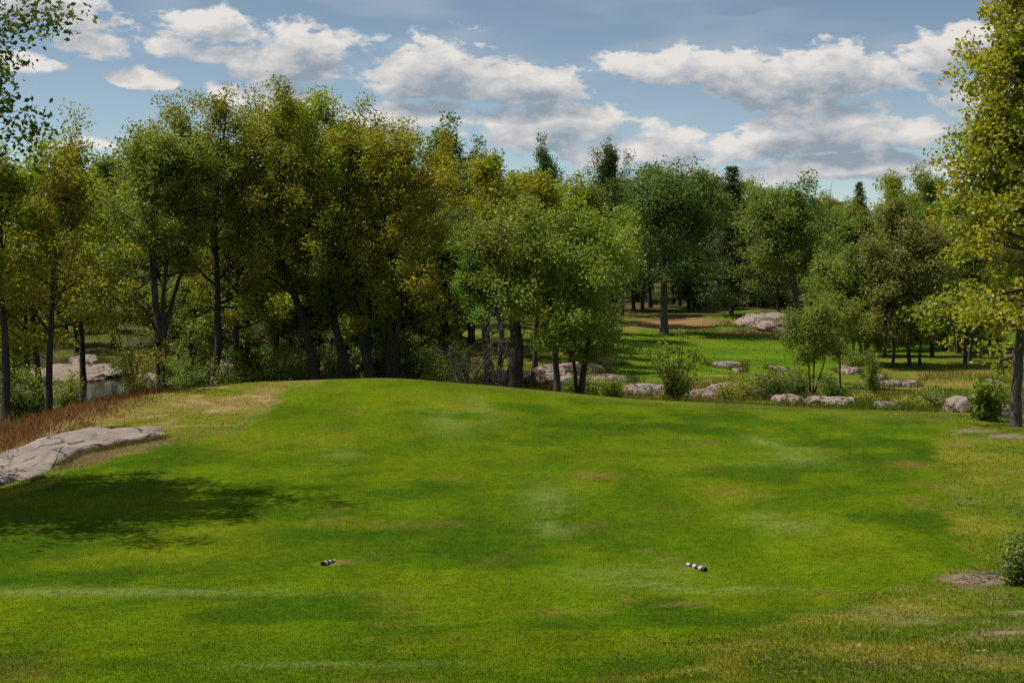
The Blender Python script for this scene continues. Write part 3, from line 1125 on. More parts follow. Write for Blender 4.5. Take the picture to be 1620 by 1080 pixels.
slab('long grey granite slab lying in the grass slope at the left edge', [(-60, 745), (0, 718), (60, 700), (120, 684), (200, 676), (268, 676), (262, 690), (200, 702), (130, 716), (85, 738), (60, 758), (0, 770), (-60, 790)], .13, 'granite_grey', 31)
slab('small pale ledge on the bank below the pond', [(118, 640), (150, 632), (200, 624), (205, 628), (160, 637), (130, 643)], .10, 'granite', 33)
rk = [
    ('flat pinkish rock shelf on the far side of the pond', 25, 190, 578, 612, 78, .5, 'granite', 0.1, .35),
    ('rounded pale rock on top of the shelf behind the pond', 106, 150, 557, 580, 82, .8, 'granite', .3, .5),
    ('smaller pale rock right of the rounded one behind the pond', 126, 172, 566, 592, 80, .7, 'granite', -.3, .4),
    ('low rock at the right end of the pond', 205, 262, 590, 615, 74, .7, 'granite', .2, .4),
    ('pink rock face seen between the two straight trunks', 335, 420, 550, 600, 80, .5, 'granite', .0, .4),
    ('pink rock behind the thick leaning trunks', 556, 600, 574, 606, 66, .8, 'granite', .1, .5),
    ('sunlit ledge right of the twin straight trunks', 630, 668, 564, 606, 64, .7, 'granite', .2, .4),
    ('highest block of the central granite outcrop', 838, 902, 551, 625, 70, .8, 'granite', .1, .4),
    ('sloping left slab of the central granite outcrop', 772, 850, 596, 640, 60, .8, 'granite', .2, .35),
    ('grey boulder with a dark gap under it on the central outcrop', 836, 866, 588, 622, 62, .7, 'granite_grey', -.2, .5),
    ('front right block of the central granite outcrop', 860, 910, 590, 640, 60, .7, 'granite', .1, .4),
    ('long low slab beside the two-stemmed maple', 905, 990, 583, 606, 66, .45, 'granite', -.08, .3),
    ('thin ledge at the near end of the far fairway', 940, 984, 560, 578, 76, .5, 'granite', -.15, .3),
    ('low ledge behind the trunk of the two-stemmed maple', 880, 960, 561, 590, 76, .5, 'granite', .05, .35),
    ('angular grey rock left of the rounded bush', 984, 1052, 600, 640, 58, .7, 'granite_grey', .15, .4),
    ('pink rock under the right side of the rounded bush', 1062, 1146, 611, 645, 57, .6, 'granite', -.05, .35),
    ('layered rock between the rounded bush and the low shrubs', 1118, 1190, 589, 625, 66, .6, 'granite', .05, .35),
    ('small weathered rock out on the far fairway', 1127, 1173, 564, 582, 87, .6, 'granite_grey', .0, .45),
    ('flat stone just right of the rock on the far fairway', 1160, 1182, 577, 588, 84, .5, 'granite', .0, .3),
    ('big domed bare rock at the edge of the far fairway', 1163, 1290, 487, 524, 116, .8, 'granite', .0, .35),
    ('left piece of the split granite pavement beyond the fairway', 1226, 1284, 624, 656, 54, .8, 'granite', .1, .25),
    ('largest piece of the split granite pavement beyond the fairway', 1278, 1352, 620, 660, 53.5, .7, 'granite', -.1, .28),
    ('back ridge of the split granite pavement', 1300, 1392, 615, 640, 57, .4, 'granite_grey', -.05, .3),
    ('grey wedge of rock right of the split granite pavement', 1384, 1430, 617, 652, 54, .8, 'granite_grey', .15, .4),
    ('left stone of the row in the meadow', 1398, 1430, 588, 612, 64, .7, 'granite_grey', .1, .4),
    ('right stone of the row in the meadow', 1428, 1456, 591, 612, 64, .8, 'granite', -.1, .4),
    ('stone tucked under the trees behind the meadow', 1374, 1402, 582, 602, 68, .7, 'granite_grey', 0, .4),
    ('smooth sloping boulder left of the broad-leaved bush', 1494, 1560, 622, 668, 46, .9, 'granite_grey', .1, .6),
    ('dark rock between the bush and the right-hand trunk', 1566, 1606, 634, 665, 43, .9, 'granite_grey', .2, .5),
    ('flat stone in the shaded meadow near the right-hand trunk', 1562, 1584, 596, 606, 62, .6, 'granite_grey', 0, .3),
    ('low stone behind the small multi-stemmed tree', 1216, 1246, 572, 586, 80, .6, 'granite', 0, .35),
    ('low rock right of the small multi-stemmed tree', 1330, 1362, 570, 592, 74, .6, 'granite', 0, .35),
]
for i, (lab, x0, x1, yt, yb, d, dep, m, rot, flat) in enumerate(rk):
    rock(lab, x0, x1, yt, yb, d, dep, m, 100 + i * 7, rot, (0, 0), flat, .35)

def rock_fringe():
    rng = np.random.default_rng(15)
    X, Y = [], []
    for cx, cy, a, b_ in ROCKS:
        n = int(260 * (a + b_))
        th = rng.uniform(0, 6.283, n)
        r = .88 + np.abs(rng.normal(size=n)) * .22
        clump = fbm(np.stack([np.cos(th) * 2 + cx, np.sin(th) * 2 + cy], -1), 2, 5)
        ok = clump > .42
        X.append((cx + np.cos(th) * a * r)[ok])
        Y.append((cy + np.sin(th) * b_ * r)[ok])
    # and along the foreground slab
    for (ax, ay), (bx, by) in (((262, 692), (200, 704)), ((200, 704), (130, 718)), ((130, 718), (85, 740)), ((85, 740), (60, 760)), ((60, 760), (0, 772)), ((60, 700), (120, 685)), ((120, 685), (200, 677)), ((0, 718), (60, 700))):
        p0, p1 = hit(ax, ay), hit(bx, by)
        n = 900
        t = rng.random(n)[:, None]
        q = p0 + (p1 - p0) * t + rng.normal(size=(n, 3)) * .12
        ok = fbm(q[:, :2] * 1.2, 2, 6) > .45
        X.append(q[ok, 0])
        Y.append(q[ok, 1])
    X, Y = np.concatenate(X), np.concatenate(Y)
    p = rng.random((len(X), 1))
    c = np.where(p < .55, np.array([.075, .110, .010]), np.where(p < .8, np.array([.20, .155, .05]), np.array([.12, .075, .035]))) * rng.uniform(.6, 1.3, (len(X), 1))
    near = Y < 42
    h = np.where(near, rng.uniform(.03, .12, len(X)), rng.uniform(.10, .42, len(X)))
    blades('fringe_grass', 'tufts of grass growing over the edges of the rocks', X, Y, h, np.where(near, .012, .026), .5, c, 9)


rock_fringe()

# ------------------------------------------------------------------ front trees, each with its own stems read from the photograph
RNG = np.random.default_rng(2024)


def stems_px(base, d, lines, top_row_jit=.25):
    """lines: pixel polylines at depth d -> local coords about base (which sits on the ground)"""
    out = []
    for k, ln in enumerate(lines):
        ys = np.cumsum(RNG.normal(size=len(ln)) * top_row_jit)
        ys -= ys[0]
        out.append([tuple(at(px, py, d) - base + np.array([0, ys[i], 0])) for i, (px, py) in enumerate(ln)])
    return out


def front(label, d, lines, r0, lo_row, R, kind='egg', leaf='leaf_olive', bark='bark_dark', name='broadleaf_tree', seed=1, group=None, **kw):
    px, _ = lines[0][0]
    b = on_ground(px, d)
    st = stems_px(b, d, lines)
    for s in st:
        s[-1] = (s[-1][0], s[-1][1], s[-1][2] - .36 * R)
    for s in st[:1]:
        s[0] = (s[0][0], s[0][1], -.35)
    for s in st[1:]:
        if lines[st.index(s)][0][1] > lo_row + 60 and s[0][2] < 1.2:
            s[0] = (s[0][0], s[0][1], -.35)
    zlo = row_z(lo_row, d) - b[2]
    me = grow(seed, st, r0, zlo, shape(kind, R), leaf=leaf, bark=bark, **kw)
    return tree(name, label, tuple(b), me, group)


front('yellowish tree at the far left edge, trunk leaning out of the frame', 45, [[(8, 660), (0, 560), (-14, 440), (-6, 340), (0, 262)]], .16, 500, 2.0, 'egg', 'leaf_yellow', seed=11, n1=30, per=17)
front('slender dark trunked tree with olive crown left of the pond', 46, [[(75, 655), (74, 560), (76, 450), (84, 360), (92, 215)]], .13, 540, 2.3, 'egg', 'leaf_olive', seed=12, n1=34, per=15, top_thin=.7)
front('green vase-shaped tree forking low into five stems behind the crest', 55,
      [[(262, 622), (258, 570), (253, 530)], [(253, 540), (246, 490), (238, 420), (228, 330), (215, 240)], [(254, 535), (250, 460), (246, 380), (250, 300), (255, 232)],
       [(256, 535), (264, 450), (272, 360), (290, 270), (305, 235)], [(258, 532), (276, 470), (296, 400), (318, 320), (330, 262)], [(252, 528), (230, 490), (205, 460), (186, 440)]],
      [.20, .10, .11, .10, .10, .06], 440, 2.1, 'egg', 'leaf_green', seed=13, n1=52, per=17)
front('tall straight tree with thin feathery top left of centre', 57, [[(338, 625), (340, 540), (338, 430), (336, 320), (350, 240), (362, 148)], [(340, 400), (330, 320), (300, 250), (280, 175)]], [.17, .09], 520, 2.4, 'egg', 'leaf_olive', seed=14, n1=46, per=13, top_thin=.5)
front('thinner straight tree just right of the tall feathery one', 59, [[(376, 625), (375, 540), (374, 440), (380, 330), (402, 178)]], .14, 550, 2.2, 'egg', 'leaf_green', seed=15, n1=46, per=14, top_thin=.6)
front('big dark tree leaning left out of the middle of the stand', 57, [[(502, 620), (488, 560), (464, 480), (440, 420), (420, 350), (405, 270), (398, 190)], [(444, 430), (440, 350), (455, 260), (452, 160)]], [.21, .10], 500, 2.5, 'egg', 'leaf_olive', seed=16, n1=44, per=15, top_thin=.55)
front('left one of the two thick leaning trunks at mid stand', 58, [[(566, 618), (545, 560), (526, 500), (510, 420), (500, 330), (494, 250), (488, 150)]], .19, 470, 2.4, 'egg', 'leaf_yellow', seed=17, n1=42, per=13, top_thin=.5)
front('short dark trunk beside the thick leaning ones, bent over to the left', 57, [[(545, 620), (538, 570), (531, 520), (524, 470), (505, 400), (470, 330)]], .15, 510, 1.9, 'egg', 'leaf_dark', seed=18, n1=26, per=15)
front('right one of the thick leaning trunks, bulky and dark', 57, [[(592, 618), (580, 560), (566, 490), (552, 420), (545, 340), (552, 260), (560, 185)], [(580, 560), (584, 500), (575, 440), (562, 400)]], [.23, .14], 475, 2.5, 'egg', 'leaf_olive', seed=19, n1=44, per=14, top_thin=.6)
front('yellow-olive tree on twin straight trunks at the crown of the hill', 57, [[(614, 618), (614, 540), (618, 440), (622, 360), (634, 290), (650, 205)], [(628, 618), (625, 560), (632, 480), (650, 400), (675, 330), (700, 262)], [(618, 420), (605, 340), (590, 270), (600, 205)]], [.17, .12, .08], 520, 2.7, 'egg', 'leaf_yellow', seed=20, n1=60, per=14, elev=(5, 60))
front('stubby dead-looking trunk, very thick, in front of the granite outcrop', 52, [[(815, 622), (815, 580), (818, 545), (812, 500), (800, 440), (780, 380)]], .34, 470, 1.7, 'egg', 'leaf_green', seed=21, n1=24, per=14, flare=1.15)
front('light green tree with one bare lower trunk left of the two-stemmed maple', 53, [[(884, 630), (879, 585), (876, 540), (872, 470), (860, 410), (850, 360)]], .15, 490, 1.75, 'egg', 'leaf_lime', seed=22, n1=40, per=17, bark='bark_grey')
front('bright two-stemmed maple standing just beyond the crest', 52, [[(917, 632), (921, 590), (930, 540), (934, 460), (938, 345)], [(913, 630), (911, 590), (906, 560), (895, 500), (890, 420)]], [.14, .08], 570, 2.05, 'egg', 'leaf_lime', seed=23, n1=46, per=19, elev=(0, 65))
front('small pale green tree between the stump-like trunk and the yellow tree', 62, [[(770, 625), (768, 540), (762, 470), (755, 400), (770, 372)]], .12, 510, 2.0, 'egg', 'leaf_shrub', seed=24, n1=34, per=17)
front('dark leafy tree filling the gap behind the twisted dead branches', 66, [[(705, 628), (704, 540), (700, 460), (705, 350)]], .14, 560, 2.6, 'egg', 'leaf_dark', seed=25, n1=34, per=17)
front('round crowned tree with grey trunk on the near edge of the far fairway', 112, [[(1052, 530), (1051, 480), (1050, 420), (1042, 370), (1040, 285)], [(1050, 430), (1075, 380), (1095, 330), (1100, 285)]], [.34, .16], 455, 4.4, 'egg', 'leaf_dark', 'bark_grey', seed=26, n1=44, n2=7, per=16, size=.24, spread=(.5, .5, .3), elev=(-8, 60))
front('bright leafy tree leaning over the domed rock', 118, [[(1263, 500), (1258, 460), (1250, 410), (1248, 350), (1250, 300)], [(1252, 430), (1230, 380), (1215, 330)]], [.33, .16], 470, 3.5, 'egg', 'leaf_shrub', 'bark_grey', seed=27, n1=40, n2=7, per=16, size=.23, spread=(.45, .45, .28), elev=(-5, 60))
front('bright bushy tree with twin stems at the right of the far fairway', 84, [[(1374, 575), (1372, 540), (1362, 470), (1356, 400), (1362, 352)], [(1366, 575), (1360, 540), (1345, 480), (1335, 420)]], [.12, .10], 535, 1.9, 'egg', 'leaf_shrub', seed=51, n1=60, per=14, size=.18, spread=(.27, .27, .2), elev=(-10, 70))
front('grey-green feathery tree right of the bright bushy one', 82, [[(1440, 585), (1438, 530), (1434, 450), (1428, 380), (1425, 318)], [(1412, 580), (1412, 530), (1408, 460), (1402, 400)], [(1455, 580), (1456, 520), (1462, 450), (1466, 380)]], [.13, .09, .09], 540, 1.75, 'egg', 'leaf_grey', seed=52, n1=80, per=14, size=.16, spread=(.27, .27, .2), elev=(-5, 72))
# right-hand foreground tree
front('tall broad-leaved tree with thin upper branches at the right edge', 37.5, [[(1606, 690), (1609, 600), (1614, 480), (1618, 350), (1616, 220), (1606, 90), (1600, -40), (1596, -130)], [(1616, 340), (1650, 240), (1680, 120), (1690, 0)]],
      [.155, .09], 570, 2.45, 'tall', 'leaf_maple', 'bark_grey', seed=28, n1=140, n2=7, n3=4, per=12, size=.15, spread=(.20, .20, .13), elev=(-12, 48), curl=.15, wide=.62)
# tree outside the left edge whose crown hangs in and whose shadow lies on the fairway
b = np.array([-15.3, 27.0, gz(-15.3, 27.0)])
me = grow(29, [[(0, 0, -.3), (.1, 0, 2.5), (0, .2, 5.5), (.1, .1, 8.2), (.2, 0, 10.0)], [(0, .1, 4.2), (1.4, .2, 5.6), (2.9, .1, 7.2), (3.7, 0, 8.4)], [(0, .1, 3.6), (1.6, -.4, 5.0), (3.0, -.8, 5.9), (3.6, -.9, 6.6)]], [.22, .09, .08], 4.3, shape('egg', 2.7), n1=90, n2=8, n3=5, per=13, size=.135, elev=(5, 55), leaf='leaf_dark', curl=.1)
tree('broadleaf_tree', 'dark crown hanging into the top left corner, trunk out of frame', tuple(b), me)

# ------------------------------------------------------------------ tree templates for the wood behind
TEMPL = {}


def templ(key, seed, hgt, R, kind, leaf, lo=.25, bark='bark_dark', lean=.3, **kw):
    rng = np.random.default_rng(seed)
    s = [[(0, 0, -.5), (rng.normal() * lean, rng.normal() * lean, hgt * .4), (rng.normal() * lean, rng.normal() * lean, hgt * .75), (rng.normal() * lean, rng.normal() * lean, hgt)]]
    a = dict(n1=36, n2=6, n3=4, per=13, size=.20, spread=(.29, .29, .20))
    a.update(kw)
    g = grow(seed, s, hgt * .016, hgt * lo, shape(kind, R), leaf=leaf, bark=bark, **a)
    co = np.empty(len(g[2].vertices) * 3, np.float32)
    g[2].vertices.foreach_get('co', co)
    TEMPL[key] = (float(np.percentile(co[2::3], 99.6)), g)


templ('round_a', 201, 11, 2.9, 'egg', 'leaf_green', lo=.18)
templ('round_b', 202, 11, 2.7, 'egg', 'leaf_olive')
templ('round_c', 203, 11, 3.1, 'egg', 'leaf_dark', lo=.18)
templ('yellow', 204, 11, 2.6, 'egg', 'leaf_yellow')
templ('lime', 205, 10, 2.3, 'egg', 'leaf_lime', lo=.15)
templ('poplar', 206, 13, 2.6, 'egg', 'leaf_blue', elev=(30, 76), n1=46, per=10, top_thin=.75, curl=.7)
templ('feather', 207, 11, 2.0, 'column', 'leaf_grey', lo=.18, elev=(15, 60), size=.15, per=15)
templ('bushy', 208, 9, 2.3, 'egg', 'leaf_shrub', lo=.08, elev=(5, 65))


def conifer(seed, hgt, R, droop, leaf='needle', lo=.12, gap=.42):
    rng = np.random.default_rng(seed)
    trunk, limbs = Tubes(), Tubes()
    trunk.add([(0, 0, -.4), (0, 0, hgt * .5), (0, 0, hgt)], [hgt * .014, hgt * .009, .015], 7)
    cl, ct = [], []
    z = hgt * lo
    while z < hgt * .985:
        t = z / hgt
        n = rng.integers(5, 8)
        a0 = rng.uniform(0, 6.3)
        for k in range(n):
            ln = R * (1 - t) ** .75 * rng.uniform(.75, 1.1) + .15
            a = a0 + k * 6.283 / n + rng.normal() * .15
            e = -droop * (1 - t) + .5 * t
            d = np.array([math.cos(a) * math.cos(e), math.sin(a) * math.cos(e), math.sin(e)])
            p0 = np.array([0, 0, z + rng.normal() * .1])
            p2 = p0 + d * ln + np.array([0, 0, .12 * ln])
            p1 = (p0 + p2) / 2 - np.array([0, 0, .06 * ln])
            limbs.add([p0, p1, p2], [.035, .022, .008], 3)
            m = max(3, int(ln / .16))
            for q in range(m):
                f = (q + rng.uniform(.3, 1)) / m
                cl.append(p0 + (p2 - p0) * f + rng.normal(size=3) * np.array([.16, .16, .05]) * ln * .4)
                ct.append(rng.uniform(.2, .8))
        z += gap * rng.uniform(.7, 1.2) * (1.2 - .6 * t)
    crown = leaf_mesh(rng, np.array(cl), 9, (.16, .16, .10), .30, np.array(ct), leaf, 'crown', .55, .22)
    return trunk.mesh('trunk', 'bark_dark'), limbs.mesh('limbs', 'bark_dark'), crown


TEMPL['spruce'] = (12, conifer(210, 12, 2.6, .35))
templ('pine', 211, 12, 3.0, 'egg', 'leaf_blue', lo=.3, elev=(25, 80), n1=52, per=12, wide=.34, size=.26, spread=(.24, .24, .26), curl=.9)

_first = {}


def place(key, px, d, top_row, label, name=None, group=None, width=1.0, rz=None, jit=0.0):
    hgt, me = TEMPL[key]
    b = on_ground(px, d)
    s = max((row_z(top_row, d) - b[2]) / hgt, .25) * .97
    name = name or {'spruce': 'spruce_tree', 'pine': 'pine_tree', 'poplar': 'poplar_tree'}.get(key, 'broadleaf_tree')
    rz = RNG.uniform(0, 6.28) if rz is None else rz
    if key not in _first:
        _first[key] = tree(name, label, tuple(b), me, group, rz, (s * width, s * width, s))
        return _first[key]
    o = copy_thing(_first[key], tuple(b), rz, (s * width, s * width, s), label)
    o.name = name
    if group:
        o['group'] = group
    elif 'group' in o:
        del o['group']
    return o


SKY = [('poplar', 700, 92, 175, 'dark bluish poplar rising above the yellow trees left of centre', 1.2),
       ('poplar', 628, 95, 205, 'dark treetop just left of the tall bluish poplar', .9),
       ('poplar', 748, 94, 212, 'right shoulder of dark foliage beside the tall bluish poplar', .9),
       ('poplar', 600, 98, 186, 'slim dark treetop poking out between olive crowns', .6),
       ('round_b', 250, 68, 195, 'feathery olive tree rising behind the green vase-shaped tree', 1.0),
       ('yellow', 470, 66, 158, 'yellow-green tree topping the skyline of the left stand', 1.0),
       ('round_b', 540, 68, 172, 'olive tree on the skyline right of the yellow-green one', .9),
       ('yellow', 770, 72, 232, 'pointed yellow tree with dark centre at mid picture', .85),
       ('yellow', 845, 76, 262, 'broad yellow-green tree right of the pointed yellow one', 1.0),
       ('round_b', 905, 80, 300, 'olive tree stepping down behind the bright maple', 1.0),
       ('poplar', 860, 112, 208, 'narrow dark pointed tree standing alone on the skyline', .8),
       ('pine', 955, 120, 222, 'dark bristly pine with upswept tips on the skyline', .9),
       ('round_c', 985, 128, 268, 'dark green tree filling in behind the round crowned one', 1.0),
       ('spruce', 1158, 128, 256, 'tall dark spruce in front of the far wood', 1.25),
       ('round_c', 1126, 150, 268, 'dark broadleaf tree just left of the tall spruce', 1.0),
       ('round_a', 1196, 156, 280, 'green treetop just right of the tall spruce', .9),
       ('spruce', 1098, 138, 330, 'lower spruce standing left of the tall one', 1.0),
       ('round_a', 1310, 165, 300, 'green tree behind the right side of the leaning tree', 1.0),
       ('lime', 1290, 160, 308, 'pale treetop above the leaning tree', 1.0),
       ('round_c', 1392, 100, 352, 'dark tree in the gap behind the feathery one', 1.0),
       ('spruce', 1358, 150, 282, 'dark conifer tip on the right-hand skyline', .8),
       ('round_b', 1420, 135, 268, 'olive green tree on the right-hand skyline', 1.1),
       ('round_a', 1470, 125, 258, 'green tree against the sky left of the right-hand crown', 1.1),
       ('round_b', 1500, 100, 300, 'olive tree close behind the right-hand foreground crown', 1.1),
       ('round_b', 40, 62, 246, 'yellowish tree behind the slender trunk at the left', 1.0),
       ('yellow', 130, 70, 262, 'golden tree beyond the pond', 1.1),
       ('bushy', 178, 86, 240, 'small green crown on the skyline over the pond', .9),
       ('round_a', 925, 104, 268, 'green tree between the narrow dark tree and the bristly pine', 1.2),
       ('yellow', 815, 84, 266, 'yellow-green crown between the pointed yellow tree and the broad one', 1.2),
       ('round_b', 890, 94, 280, 'olive crown under the narrow dark pointed tree', 1.3),
       ('yellow', 62, 56, 300, 'golden crown low behind the slender dark trunk', 1.3),
       ('yellow', 118, 84, 318, 'golden crown over the far bank of the pond', 1.3),
       ('round_c', 1030, 142, 270, 'dark tree behind the grey-trunked round crowned one', 1.2),
       ('round_c', 1075, 146, 272, 'dark tree right behind the grey-trunked round crowned one', 1.2),
       ('spruce', 1215, 148, 300, 'dark conifer between the tall spruce and the leaning tree', 1.2),
       ('round_a', 1345, 128, 322, 'green tree above the brown half-dead one', 1.2),
       ('bushy', 1400, 92, 395, 'leafy tree between the bright bushy tree and the feathery one', 1.2),
       ('bushy', 1478, 92, 380, 'green bushy tree in front of the right-hand rise', 1.3),
       ('lime', 1520, 96, 340, 'pale leafy tree half hidden by the right-hand crown', 1.3),
       ('yellow', -30, 56, 285, 'golden tree cut off by the left edge', 1.0)]
for key, px, d, tr, lab, wd in SKY:
    place(key, px, d, tr, lab, width=wd)

# the wood behind: trees of the second and third ranks
SKX = [-400, 0, 120, 230, 300, 400, 560, 620, 760, 830, 900, 1000, 1110, 1200, 1310, 1400, 1500, 1620, 2000]
SKR = [260, 262, 262, 215, 200, 190, 190, 225, 262, 280, 285, 262, 272, 292, 306, 284, 270, 280, 280]
rw = np.random.default_rng(99)


HUE = dict(round_a='green', round_b='olive', round_c='dark green', yellow='golden', lime='pale green', bushy='bushy green', spruce='dark conifer', feather='grey-green feathery')
MARKS = [(-300, 'past the left edge'), (-60, 'at the left edge'), (75, 'the slender dark trunk'), (150, 'the pond'), (258, 'the vase-shaped tree'), (338, 'the tall feathery tree'), (440, 'the big left-leaning tree'),
         (545, 'the thick leaning trunks'), (620, 'the twin straight trunks'), (700, 'the tall bluish poplar'), (770, 'the pointed yellow tree'), (815, 'the very thick trunk'), (876, 'the narrow dark tree'),
         (930, 'the two-stemmed maple'), (985, 'the pine'), (1050, 'the round crowned tree'), (1110, 'the lower spruce'), (1158, 'the tall spruce'), (1200, 'the domed rock'), (1255, 'the leaning tree'),
         (1300, 'the two bare snags'), (1346, 'the bright bushy tree'), (1390, 'the meadow stones'), (1432, 'the feathery grey-green tree'), (1480, 'the smooth sloping boulder'), (1530, 'the thick double trunk'),
         (1570, 'the broad-leaved bush'), (1612, 'the right-hand trunk'), (1700, 'past the right edge')]


def rank(keys, x0, x1, step, d0, d1, where, group, drop=(8, 50), skip=None):
    px, same = x0, {}
    while px < x1:
        p = px + rw.uniform(-.3, .3) * step
        d = rw.uniform(d0, d1)
        if skip is None or not skip(p, d):
            tr = np.interp(p, SKX, SKR) + rw.uniform(*drop)
            key = keys[rw.integers(len(keys))]
            m = min(MARKS, key=lambda q: abs(q[0] - p))[1]
            lab = HUE[key] + ' tree ' + where + ', ' + ('' if m.startswith(('past', 'at ')) else 'near ') + m
            o = place(key, p, d, tr, lab, group=group, width=rw.uniform(.95, 1.3))
            same.setdefault(lab, []).append(o)
        px += step
    for lab, os_ in same.items():          # look-alikes beside each other are told apart by their order
        os_.sort(key=lambda q: q.location.x / q.location.y)
        if len(os_) > 1:
            for q, w_ in zip(os_, ('left one', 'right one') if len(os_) == 2 else ('leftmost', 'second', 'third', 'fourth', 'fifth')):
                q['label'] = lab + ', ' + w_


rank(['round_a', 'round_b', 'yellow', 'round_c'], 280, 770, 52, 64, 72, 'of the second rank', 'second rank of the left wood', (20, 90))
rank(['round_a', 'round_c', 'round_b', 'lime'], -200, 940, 48, 84, 100, 'deep in the left wood', 'trees deep in the left wood', (10, 60), lambda p, d: 60 < p < 200 and d < 92)
rank(['round_a', 'round_c'], -250, 960, 60, 105, 130, 'behind the left wood', 'back of the left wood', (10, 50))
rank(['bushy', 'lime', 'round_c'], -120, 690, 34, 62, 78, 'under the left stand', 'understorey of the left stand', (140, 260), lambda p, d: 50 < p < 240)
rank(['round_c', 'spruce', 'round_a', 'spruce'], 950, 1330, 22, 150, 175, 'edging the far wood', 'edge of the far wood', (0, 40))
rank(['round_c', 'spruce', 'round_c'], 965, 1250, 30, 134, 142, 'just before the far wood', 'front of the far wood', (10, 60), lambda p, d: 1040 < p < 1066 or 1115 < p < 1205)
rank(['round_c', 'round_a'], 930, 1400, 34, 185, 230, 'inside the far wood', 'inside the far wood', (0, 30))
rank(['round_a', 'round_c', 'round_b'], 1290, 1700, 32, 120, 150, 'on the right-hand rise', 'wood on the right-hand rise', (10, 60))
rank(['round_c', 'round_a'], 1350, 1760, 44, 160, 200, 'behind the right-hand rise', 'back of the right-hand rise', (0, 30))
rank(['round_c', 'round_b', 'feather'], 1300, 1720, 24, 92, 106, 'in the shady row', 'row of thin trunks beyond the meadow', (70, 150))
copy_of = place('round_c', 1530, 84, 330, 'thick double trunked dark tree in the shade behind the right-hand tree')
place('round_b', 1536, 85, 340, 'second stem close against the thick dark trunk in the shade')


# brown half-dead tree in the right-hand wood and bare snags on the skyline
def bare_tree(label, px, d, top_row, seed, name='dead_tree', leaf=False, R=1.4, rad=.09, n1=22):
    b = on_ground(px, d)
    h = row_z(top_row, d) - b[2]
    tr, lm, cr = grow(seed, [[(0, 0, -.3), (.1, 0, h * .5), (.2, .1, h)]], rad, h * .35, shape('egg', R), n1=n1, leaf='dead_leaf', bark='dead_wood', per=5 if leaf else 1, size=.2 if leaf else .01, curl=.5)
    return tree(name, label, tuple(b), (tr, lm, cr if leaf else None))


bare_tree('brown half-dead tree in the dip of the right-hand wood', 1352, 112, 372, 301, leaf=True, R=1.8, n1=30)
bare_tree('bare snag sticking up from the far skyline, left one', 1286, 165, 288, 302, R=.6, n1=10, rad=.12)
bare_tree('bare snag sticking up from the far skyline, right one', 1313, 165, 284, 303, R=.5, n1=8, rad=.12)


def twig_bush(label, px, d, top_row, seed, n=9, spread=1.6):
    """bare grey branching shrub"""
    rng = np.random.default_rng(seed)
    b = on_ground(px, d)
    h = row_z(top_row, d) - b[2]
    st, tw = Tubes(), Tubes()
    for k in range(n):
        a = rng.uniform(0, 6.28)
        r = spread * rng.uniform(.2, 1.0)
        end = np.array([math.cos(a) * r, math.sin(a) * r * .6, h * rng.uniform(.55, 1.0)])
        P = resample([(rng.normal() * .12, rng.normal() * .12, -.2), end * np.array([.35, .35, .5]), end], 9)
        P[1:] += np.cumsum(rng.normal(size=(8, 3)) * .05, 0)
        st.add(P, np.linspace(.045, .012, 9), 6)
        for q in range(11):
            i = rng.integers(2, 9)
            dd = unit(rng.normal(size=3) + np.array([0, 0, .35]))
            L = rng.uniform(.35, 1.1)
            p1 = P[i] + dd * L * .5 + rng.normal(size=3) * .06
            p2 = p1 + unit(dd + rng.normal(size=3) * .5) * L * .5
            tw.add([P[i], p1, p2], [.014, .010, .004], 3)
            for _ in range(3):
                d3 = unit(dd + rng.normal(size=3) * .8)
                s0 = p1 + (p2 - p1) * rng.random()
                tw.add([s0, s0 + d3 * L * .25, s0 + (d3 + rng.normal(size=3) * .3) * L * .5], [.008, .006, .003], 3)
    o = thing('dead_shrub', label, 'dead shrub', tuple(b))
    link('stems', st.mesh('stems', 'dead_wood'), o)
    link('twigs', tw.mesh('twigs', 'dead_wood'), o)['kind'] = 'stuff'
    return o


twig_bush('tangle of bare grey branches left of the very thick trunk', 782, 52, 430, 311, 8, 1.5)
twig_bush('low bare arching branches at the foot of the grey tangle', 742, 51.5, 545, 312, 7, 1.5)


# ------------------------------------------------------------------ shrubs
def shrub_meshes(seed, h, R, leaf, per=16, n=9, size=.10, up=.6, wide=.55, spread=(.16, .16, .12), k3=9):
    rng = np.random.default_rng(seed)
    st, tw = Tubes(), Tubes()
    cl, ct = [], []
    for k in range(n):
        a = k * 2.4 + rng.normal() * .4
        r = R * math.sqrt((k + .5) / n) * rng.uniform(.75, 1.1)
        end = np.array([math.cos(a) * r, math.sin(a) * r, h * rng.uniform(.42, 1.1) * (1.05 - .30 * (r / R) ** 2)])
        P = resample([(rng.normal() * .08 * R, rng.normal() * .08 * R, -.15), end * np.array([.45, .45, .5]), end], 7)
        st.add(P, np.linspace(.022, .006, 7) * max(1, h / 2), 5)
        for q in range(k3):
            i = rng.integers(1, 7)
            dd = unit(rng.normal(size=3) + np.array([0, 0, .3]))
            L = R * .38 * rng.uniform(.5, 1.1)
            e = P[i] + dd * L
            e[2] = max(e[2], .05)
            tw.add([P[i], (P[i] + e) / 2 + rng.normal(size=3) * .02, e], [.010, .007, .003], 3)
            tt = rng.uniform(.15, .85)
            for f in (.55, .8, 1.05):
                cl.append(P[i] + (e - P[i]) * f)
                ct.append(tt)
    fol = leaf_mesh(rng, np.array(cl), per, spread, size, np.array(ct), leaf, 'foliage', up, wide, np.array([0, 0, h * .4]))
    return st.mesh('stems', 'bark_dark'), tw.mesh('twigs', 'bark_dark'), fol


